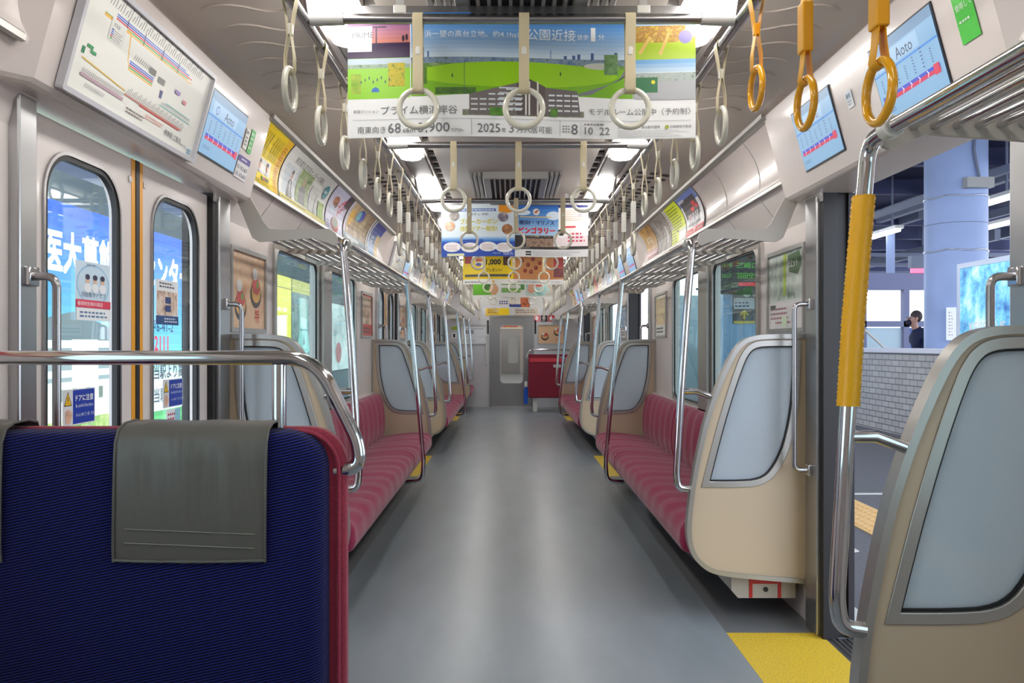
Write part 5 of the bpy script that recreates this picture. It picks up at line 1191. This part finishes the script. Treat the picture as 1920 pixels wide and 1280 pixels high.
mb = MB(); mb.box(-9.5, -1.9, 4, 60, 4.4, 4.55); structure(mb.build('station_roof_left', mat('station_roof_pale', (150, 158, 170), .7, var=.1, vscale=1), smooth=0))
for i in range(12):
    mb = MB(); y = 6+i*4; mb.box(-9.4, -2, y, y+.25, 4.05, 4.4); structure(mb.build('station_roof_beam_%d' % (i+1), STEELBEAM, smooth=0))
for i in range(5):
    m = MB(1, (-4.4, 9+i*5, 3.9)); m.box(-4.46, -4.34, 8.2+i*5, 9.8+i*5, 3.86, 3.94); o = m.build('platform_lamp', TUBEM, None, (-4.4, 9+i*5, 3.9), smooth=0, bevel=.02)
    for sy in (-.5, .5): m = MB(1, (-4.4, 9+i*5, 3.9)); m.box(-4.415, -4.385, 9+i*5+sy-.015, 9+i*5+sy+.015, 3.94, 4.4); m.build('hanger_rod', STEELBEAM, o, smooth=0)
    tag(o, '%s bright tube lamp from the camera under the left station roof' % ORD[i], 'platform lamp', 'tube lamps under the left station roof')

# ================================================================ outside: right platform
RWX = 5.40
mb = MB(); mb.box(1.50, 16, -6, 60, -.30, -.02); structure(mb.build('platform_floor', ASPH, smooth=0))
mb = MB(); mb.box(1.50, 1.62, -6, 60, -.02, -.015); structure(mb.build('platform_edge_strip', mat('pale_edge', (190, 192, 188), .7), smooth=0))
# tactile paving
tb = tile = None
m = MB(1, (2.55, 8, -.02)); m.box(2.36, 2.76, -4, 30, -.02, -.012)
for i in range(60):
    for j in range(5):
        x = 2.41+j*.075; y = 4.3+i*.075; m.cyl((x, y), .022, 'z', -.012, -.006, 8)
tag(m.build('tactile_paving', mat('tactile_yellow', (214, 176, 120), .7), None, (2.55, 8, -.02), smooth=0), 'tan strip of dotted tactile paving on the platform floor', 'tactile paving')
mb = MB(); mb.box(1.7, 5.3, 6.96, 7.03, -.02, -.018); structure(mb.build('platform_marking_1', WHITEP, smooth=0))
mb = MB(); mb.prism([(1.85, 4.9), (2.1, 5.05), (2.1, 5.2), (1.85, 5.15)], 'z', -.02, -.017); structure(mb.build('platform_marking_2', WHITEP, smooth=0))
# tiled parapet
mb = MB(); mb.box(RWX, RWX+.18, 8, 30, -.02, 1.12); structure(mb.build('parapet_wall', TILE, smooth=0))
mb = MB(); mb.box(RWX-.03, RWX+.21, 8, 30, 1.12, 1.19); structure(mb.build('parapet_wall_coping', mat('coping', (226, 228, 240), .3), smooth=0, bevel=.01))
# round column
cx, cyy = 6.30, 11.75
m = MB(1, (cx, cyy, 0)); m.cyl((cx, cyy), .405, 'z', -.02, 4.4, 48); root = m.build('station_column', COLM, None, (cx, cyy, 0), smooth=40); tag(root, 'thick round pale blue column on the platform seen through the open right door', 'column')
for z in (2.55, 3.30):
    m = MB(1, (cx, cyy, 0)); m.tube([(cx+.408*math.cos(t*PI/16), cyy+.408*math.sin(t*PI/16), z+.01*math.sin(t)) for t in range(32)], .010, 8, closed=True); m.build('steel_strap', CHROME, root, smooth=60)
m = MB(1, (cx, cyy, 0)); m.tube([(cx+.406*math.cos(t*PI/16), cyy+.406*math.sin(t*PI/16), 2.93) for t in range(32)], .005, 6, closed=True); m.build('seam_ring', STEELBEAM, root, smooth=60)
m = MB(1, (cx, cyy, 0)); m.tube([(cx+.05, cyy-.44, 4.4), (cx+.02, cyy-.43, 3.9), (cx+.1, cyy-.43, 3.5)], .02, 8); m.build('conduit_pipe', STEELBEAM, root)
m = MB(1, (cx, cyy, 0)); m.box(cx-.12, cx+.25, cyy-.52, cyy-.40, 3.38, 3.52); m.build('junction_box', GREYP, root, smooth=0)
p = Sheet(.14, .45, (246, 248, 250)); p.lines(.03, .05, .06, .35, 8, (190, 170, 180), .4, 2, 1)
tag(p.build('paper_notice', planar((cx-.36, cyy-.43, 1.30), (1, 0, 0), (0, 0, 1)), loc=(cx-.3, cyy-.43, 1.30)), 'tall narrow paper notice on the blue column', 'notice')
# framed advert board on the platform
def L2(px, L=4.8): return L*FPX/(px-956)+0
bx = 4.765; ya, yb = 7.35, 8.80
p = Sheet(yb-ya, .78, (110, 190, 214), emit=.55, lay=.002); p.photo(0, 0, yb-ya, .78, [(40, 90, 170), (120, 200, 226), (226, 246, 250)], 4); p.text('KEISEI BUS', .18, .10, .10, (240, 246, 250), .62, .02); p.text('DRIVER', .28, -.03+.04, .07, (240, 246, 250), .36, .02)
framed((bx, yb, 1.27), (0, -1, 0), (0, 0, 1), p, 'backlit blue poster board on the platform right of the column', 'poster board', fm=mat('pale_frame', (214, 222, 236), .3), fw=.05)
for i, yy in enumerate((ya+.1, yb-.1)):
    pass
m = MB(1, (bx, 8, 0)); m.box(bx+.012, bx+.07, ya-.05, ya+.03, -.02, 2.1); bt = structure(m.build('board_post_trim', STEELBEAM, None, (bx, 8, 0), smooth=0))
m = MB(1, (bx, 8, 0)); m.box(bx+.012, bx+.07, yb-.03, yb+.05, -.02, 2.1); structure(m.build('board_post_trim', STEELBEAM, None, (bx, 8, 0), smooth=0))
# stair shelter: frontal frame of posts and beams, glazed
GR = mat('shelter_frame', (128, 134, 172), .5)
root = thing('stair_shelter', 'grey framed glazed stair shelter on the platform behind the tiled wall', 'shelter', (8, 17, 0))
off = (8, 17, 0)
m = MB(1, off); m.box(6.85, 8.55, 16.9, 17.1, 2.36, 2.70); m.build('beam', GR, root, smooth=0)
m = MB(1, off); m.box(6.85, 10.5, 16.9, 17.1, 1.60, 1.72); m.build('beam', GR, root, smooth=0)
for x0_, x1_ in ((7.12, 7.26), (8.02, 8.14), (8.9, 9.0)):
    m = MB(1, off); m.box(x0_, x1_, 16.9, 17.05, -.02, 2.36 if x0_ < 8.5 else 3.4); m.build('post', GR, root, smooth=0)
m = MB(1, off); m.box(7.7, 7.86, 16.95, 17.0, 2.36, 3.6); m.build('post', COLM, root, smooth=0)
m = MB(1, off); m.box(7.27, 8.0, 16.97, 17.0, .4, 1.58); m.build('frosted_panel', mat('pale_panel', (196, 222, 236), .3), root, smooth=0)
m = MB(1, off); m.box(8.15, 8.6, 16.97, 17.0, .4, 1.58); m.build('blue_panel', mat('blue_panel', (90, 120, 190), .4), root, smooth=0)
m = MB(1, off); m.box(8.15, 8.62, 16.85, 16.9, 2.70, 2.79); m.build('red_sign_light', mat('red_sign', (250, 110, 150), .4, emit=1.1), root, smooth=0)
m = MB(1, off); m.box(8.15, 8.65, 16.85, 17.0, 2.80, 3.05); m.build('dark_sign_box', STEELBEAM, root, smooth=0)
m = MB(1, off); m.tube([(6.95, 16.5, 1.62), (7.9, 16.5, .75)], .025, 8); m.build('handrail', WHITEP, root)
# roof of the platform with beams, hangers and lamps
mb = MB(); mb.box(1.9, 14, 3, 19.5, 4.6, 4.75); structure(mb.build('platform_roof', ROOFM, smooth=0))
mb = MB(); mb.box(6.6, 18, 19.5, 36, 4.6, 4.75); structure(mb.build('platform_roof_far', ROOFM, smooth=0))
for i, (x, z) in enumerate(((6.7, 4.2), (8.2, 3.8), (9.6, 4.2), (11.4, 3.7), (13.2, 4.1), (15.5, 3.8))):
    m = MB(); m.box(x, x+.14, 19.5, 36, z, z+.26); structure(m.build('far_roof_beam_long_%d' % (i+1), STEELBEAM, smooth=0))
for i in range(6):
    m = MB(); y = 20.5+i*2.7; m.box(6.6, 18, y, y+.2, 4.2, 4.6); structure(m.build('far_roof_beam_cross_%d' % (i+1), mat('dark_beam', (70, 74, 110), .7), smooth=0))
    m = MB(); m.box(7.9, 17, y+1.2, y+1.27, 3.55, 3.64); structure(m.build('far_roof_truss_beam_%d' % (i+1), STEELBEAM, smooth=0))
for i, (x, y) in enumerate(((8.24, 21), (8.24, 25), (11.44, 23), (11.44, 28), (11.44, 33), (15.54, 30))):
    m = MB(); m.box(x, x+.05, y, y+.05, 2.9, 4.6); structure(m.build('far_roof_hanger_beam_%d' % (i+1), STEELBEAM, smooth=0))
k = 0
for x, z, w_, h_ in ((2.6, 4.1, .12, .22), (3.9, 3.9, .08, .14), (5.3, 4.2, .14, .3), (7.2, 3.75, .08, .12), (8.6, 4.1, .14, .3), (10.3, 3.95, .1, .16), (12, 4.2, .14, .3)):
    k += 1; m = MB(); m.box(x, x+w_, 4, 19.5, z, z+h_); structure(m.build('roof_beam_long_%d' % k, STEELBEAM, smooth=0))
for i in range(5):
    m = MB(); y = 6+i*2.7; m.box(1.9, 14, y, y+.16, 4.3, 4.6); structure(m.build('roof_beam_cross_%d' % (i+1), mat('dark_beam', (70, 74, 110), .7), smooth=0))
for i, (x, y) in enumerate(((3.94, 9), (3.94, 12), (7.24, 11), (7.24, 14), (7.24, 17.5), (10.35, 14), (10.35, 18), (5.3, 19))):
    m = MB(); m.box(x, x+.03, y, y+.03, 3.3, 4.6); structure(m.build('roof_hanger_beam_%d' % (i+1), STEELBEAM, smooth=0))
for i, (x, y) in enumerate(((4.6, 9.6), (5.95, 14.6), (7.6, 13.2), (7.6, 17), (9.2, 15.5), (10.6, 16.5), (10.6, 13), (3.2, 12), (3.2, 16))):
    m = MB(1, (x, y, 3.5)); m.box(x-.06, x+.06, y-.75, y+.75, 3.46, 3.52); o = m.build('platform_lamp', TUBEM, None, (x, y, 3.5), smooth=0, bevel=.02)
    m = MB(1, (x, y, 3.5)); m.box(x-.09, x+.09, y-.8, y+.8, 3.52, 3.58); m.build('lamp_base', WHITEP, o, smooth=0)
    for sy in (-.5, .5): m = MB(1, (x, y, 3.5)); m.box(x-.015, x+.015, y+sy-.015, y+sy+.015, 3.58, 4.6); m.build('hanger_rod', STEELBEAM, o, smooth=0)
    tag(o, '%s tube lamp hung under the right platform roof, counting outward from the door' % ORD[i], 'platform lamp', 'tube lamps under the right platform roof')
# departure board and lift shaft seen through the right side window
root = thing('departure_board', 'black departure board with green lettering hanging over the right platform', 'departure board', (4.1, 14, 2.2)); L = Vector((4.1, 14, 2.2))
m = MB(1, L); m.box(3.36, 4.9, 14, 14.2, 2.10, 2.78); m.build('case', mat('board_black', (30, 32, 36), .5), root, smooth=0)
p = Sheet(1.50, .62, (24, 28, 30), lay=.002); G_ = (110, 220, 70)
p.e = .9
p.rect(.02, .42, .12, .06, (220, 50, 60)); p.rect(.04, .24, .10, .07, (240, 110, 90)); p.text('15:14', .18, .42, .065, G_, .15); p.text('三崎口', .42, .40, .10, G_, .36); p.text('15:17', .18, .24, .065, G_, .15); p.text('羽田空港', .42, .225, .10, G_, .40); p.text('8両', .90, .40, .09, G_); p.text('6両', .90, .225, .09, G_); p.rect(.45, .10, .60, .06, (236, 40, 60)); p.lines(.2, .05, .3, .12, 3, (70, 120, 60), .3, 2, 1)
o = p.build('lit_face', planar((3.38, 13.995, 2.13), (1, 0, 0), (0, 0, 1)), root); o.data.transform(Matrix.Translation(-L))
m = MB(1, L); m.tube([(3.7, 14.1, 2.78), (3.7, 14.1, 4.6)], .025, 8); m.build('hanger', STEELBEAM, root)
m = MB(1, L); m.tube([(4.6, 14.1, 2.78), (4.6, 14.1, 4.6)], .025, 8); m.build('hanger', STEELBEAM, root)
m = MB(1, (4.3, 15.3, 0)); m.box(3.86, 4.72, 15.1, 16.2, -.02, 2.5); o = m.build('lift_shaft', mat('lift_blue', (150, 196, 236), .35), None, (4.3, 15.3, 0), smooth=0); tag(o, 'pale blue lift housing on the platform under the departure board', 'lift housing')
p = Sheet(.42, .66, (70, 76, 84), lay=.002); p.text('3F', .03, .53, .055, (235, 235, 235)); p.ell(.26, .56, .075, .075, (240, 244, 244)); p.text('4', .235, .52, .08, (50, 70, 70), .05, .02); p.rect(.02, .27, .38, .20, (232, 240, 244)); p.lines(.04, .29, .34, .12, 2, (60, 100, 150), .5, 3, 1); p.poly([(.21, .25), (.30, .17), (.27, .15), (.23, .19), (.23, .08), (.19, .08), (.19, .19), (.15, .15), (.12, .17)], (236, 214, 60)); p.rect(.02, .0, .38, .05, (236, 214, 80))
tag(p.build('platform_sign', planar((4.03, 15.09, 1.62), (1, 0, 0), (0, 0, 1)), loc=(4.24, 15.09, 1.62)), 'dark platform sign with number 4 and a yellow arrow on the lift housing', 'sign')
# far platform furniture seen through other right windows
m = MB(1, (5, 24, 0)); m.box(4.6, 5.2, 23, 25, -.02, 2.6); tag(m.build('vending_cabinet', mat('pale_cabinet', (170, 196, 206), .4), None, (5, 24, 0), smooth=0), 'tall pale cabinet far along the right platform', 'cabinet')

# ---------------------------------------------------------------- man walking behind the parapet
def skinned(name, nodes, edges, m, parent, loc, root_i=0, sub=2):
    me = bpy.data.meshes.new(name); me.from_pydata([n[0] for n in nodes], edges, []); me.materials.append(m)
    o = bpy.data.objects.new(name, me); COL.objects.link(o)
    o.modifiers.new('skin', 'SKIN'); sv = me.skin_vertices[0].data if me.skin_vertices else None
    if sv is None:
        bm = bmesh.new(); bm.from_mesh(me); bm.verts.layers.skin.verify(); bm.to_mesh(me); bm.free(); sv = me.skin_vertices[0].data
    for i, n in enumerate(nodes): sv[i].radius = n[1] if isinstance(n[1], tuple) else (n[1], n[1]); sv[i].use_root = (i == root_i)
    ss = o.modifiers.new('sub', 'SUBSURF'); ss.levels = ss.render_levels = sub
    o.location = loc
    if parent: o.parent = parent
    me.polygons.foreach_set('use_smooth', [True]*len(me.polygons))
    return o
# local frame: facing -X, feet at z=0
nodes = [((0, 0, .93), (.15, .12)), ((.02, 0, 1.10), (.15, .13)), ((.03, 0, 1.28), (.18, .14)), ((0, 0, 1.42), (.15, .11)), ((-.035, 0, 1.48), .085), ((-.055, 0, 1.525), .072),
         ((.02, -.18, 1.38), .07), ((.07, -.23, 1.16), .055), ((-.06, -.22, .98), .045), ((-.14, -.20, .95), .04),
         ((.02, .18, 1.38), .07), ((.07, .23, 1.16), .055), ((-.06, .22, .98), .045), ((-.14, .20, .95), .04)]
edges = [(0, 1), (1, 2), (2, 3), (3, 4), (4, 5), (3, 6), (6, 7), (7, 8), (8, 9), (3, 10), (10, 11), (11, 12), (12, 13)]
ML = Vector((6.28, 12.75, -.02))
man = thing('person', 'person in navy hooded jacket, glasses and dark face mask walking behind the tiled wall', 'person', ML)
bn = [((0, 0, .93), .10), ((.02, 0, 1.15), .10), ((.02, 0, 1.36), .08), ((-.05, 0, 1.50), .052), ((-.09, 0, 1.57), .055), ((-.10, 0, 1.635), (.088, .075)), ((-.09, 0, 1.70), (.085, .072)),
      ((-.02, -.09, .88), .085), ((-.14, -.09, .48), .06), ((-.10, -.09, .10), .042), ((-.20, -.09, .04), .04), ((.04, .09, .88), .085), ((.10, .09, .48), .06), ((.28, .09, .14), .042), ((.22, .09, .05), .04),
      ((.02, -.17, 1.36), .05), ((.07, -.22, 1.15), .042), ((-.06, -.21, .98), .035), ((-.16, -.19, .94), .028), ((.02, .17, 1.36), .05), ((.07, .22, 1.15), .042), ((-.06, .21, .98), .035), ((-.16, .19, .94), .028)]
be = [(0, 1), (1, 2), (2, 3), (3, 4), (4, 5), (5, 6), (0, 7), (7, 8), (8, 9), (9, 10), (0, 11), (11, 12), (12, 13), (13, 14), (2, 15), (15, 16), (16, 17), (17, 18), (2, 19), (19, 20), (20, 21), (21, 22)]
for sy in (-1, 1):
    h0 = 18 if sy < 0 else 22
    for q in range(4):
        a = len(bn); bx_ = (-.20, sy*(.175+.017*q-.02), .925); bn += [(bx_, .011), ((-.245, sy*(.175+.018*q-.02), .905-.002*q), .0095), ((-.262, sy*(.175+.018*q-.02), .878+.004*abs(q-1)), .0085)]; be += [(h0, a), (a, a+1), (a+1, a+2)]
    a = len(bn); bn += [((-.175, sy*.155, .955), .012), ((-.215, sy*.14, .955), .010)]; be += [(h0, a), (a, a+1)]
skinned('body', bn, be, SKIN, man, (0, 0, 0))
skinned('jacket', nodes, edges, JACKET, man, (0, 0, 0))
tn = [((0, 0, .95), (.13, .15)), ((-.02, -.09, .86), .10), ((-.14, -.09, .48), .075), ((-.10, -.09, .12), .06), ((.04, .09, .86), .10), ((.10, .09, .48), .075), ((.27, .09, .16), .06)]
skinned('trousers', tn, [(0, 1), (1, 2), (2, 3), (0, 4), (4, 5), (5, 6)], mat('dark_trousers', (40, 40, 50), .8), man, (0, 0, 0))
skinned('hood', [((.06, -.08, 1.47), .045), ((.10, 0, 1.48), .055), ((.06, .08, 1.47), .045)], [(0, 1), (1, 2)], JACKET, man, (0, 0, 0), 1)
m = MB(); m.ball((-.045, 0, 1.695), .095, nu=20, nv=12, sc=(.95, .88, 1.0)); m.build('hair', HAIR, man, smooth=80)
m = MB(); m.ball((-.165, 0, 1.60), .052, nu=16, nv=10, sc=(.75, 1.1, .95)); m.build('face_mask', mat('dark_mask', (44, 40, 60), .8), man, smooth=80)
m = MB(); m.ball((-.185, 0, 1.645), .016, nu=10, nv=8, sc=(.9, .8, 1.4)); m.build('nose', SKIN, man, smooth=80)
for sy in (-1, 1):
    m = MB(); m.tube([(-.182, sy*.034+.022*math.cos(t*PI/8), 1.672+.018*math.sin(t*PI/8)) for t in range(16)], .003, 6, closed=True); m.build('glasses_rim', CHROME, man, smooth=60)
    m = MB(); m.tube([(-.18, sy*.056, 1.675), (-.08, sy*.082, 1.678)], .0028, 6); m.build('glasses_arm', CHROME, man, smooth=60)
    m = MB(); m.ball((-.165, sy*.034, 1.672), .012, sc=(.7, 1, .8)); m.build('eye', mat('eye', (60, 50, 50), .2), man, smooth=80)
    m = MB(); m.ball((-.075, sy*.086, 1.655), .028, nu=10, nv=8, sc=(.6, .3, 1.1)); m.build('ear', SKIN, man, smooth=80)

# ================================================================ neighbouring car through the gangway
mb = MB(); mb.box(-.6, .6, YE+.06, 17.0, -.08, 0); mb.box(-.62, -.55, YE+.06, 17.0, 0, 2.1); mb.box(.55, .62, YE+.06, 17.0, 0, 2.1); mb.box(-.6, .6, YE+.06, 17.0, 2.05, 2.12)
structure(mb.build('gangway_wall', mat('gangway_grey', (110, 110, 114), .6), smooth=0))
NE = 35.0
mb = MB(); mb.box(-1.3, 1.3, 17.0, NE, -.08, 0); structure(mb.build('neighbour_floor', FLOORM, smooth=0))
for s in (-1, 1):
    mb = MB(s); mb.box(1.3, 1.4, 17, NE, 0, 2.3); mb.box(.41, 1.4, 16.95, 17.0, 0, 2.3); structure(mb.build('neighbour_wall_%s' % SIDE[s], CREAM, smooth=0))
    for q in range(8):
        mb = MB(s, (.58, 18+q*2.1, 2.28)); mb.box(.52, .64, 18+q*2.1-.6, 18+q*2.1+.6, 2.25, 2.295); tag(mb.build('ceiling_lamp', LAMPM, None, (s*.58, 18+q*2.1, 2.28), smooth=0), '%s tube lamp on the %s of the next car\'s ceiling' % (ORD[q], SIDE[s]), 'ceiling lamp', 'tube lamps in the next car')
    for q in range(2):
        mb = MB(s); mb.box(.75, 1.29, 18.6+q*8, 24+q*8, .28, .43); mb.box(1.2, 1.29, 18.6+q*8, 24+q*8, .43, .80); o = mb.build('bench_seat', REDSEAT, smooth=0, bevel=.02); tag(o, '%s red bench in the next car along its %s wall' % (('nearer', 'farther')[q], SIDE[s]), 'bench seat', 'benches in the next car')
mb = MB(); mb.box(-1.4, 1.4, 17, NE, 2.3, 2.4); structure(mb.build('neighbour_ceiling', CEIL, smooth=0))
mb = MB(); mb.box(-1.4, -.4, NE, NE+.05, 0, 2.3); mb.box(.4, 1.4, NE, NE+.05, 0, 2.3); mb.box(-.4, .4, NE, NE+.05, 1.8, 2.3); structure(mb.build('neighbour_end_wall', CREAM, smooth=0))
win2 = rrect(.1, 1.0, .42, 1.10, .08); o_, i_ = matched([(-.4, 0), (.4, 0), (.4, 1.8), (-.4, 1.8)], win2, (.1, 1.0)); mb = MB(); mb.band(o_, i_, 'y', NE, NE+.04); d8 = structure(mb.build('door_8', DOORST, smooth=0))
mb = MB(); mb.prism(win2, 'y', NE+.03, NE+.035); mb.build('glass_pane', mat('pale_blind', (206, 210, 214), .3), d8, smooth=0)
p = Sheet(1.03, .366, (238, 236, 226)); p.lines(.1, .15, .8, .15, 3, (90, 80, 80), .5, 2, 1); p.photo(.05, .03, .9, .08, [(220, 180, 40), (190, 70, 50), (240, 236, 220)], 10)
tag(p.build('hanging_banner', planar((-.515, 20, 1.62), (1, 0, 0), (0, 0, 1)), loc=(0, 20, 1.62)), 'pale sheet hanging in the next car, seen through the gangway window', 'hanging advert')
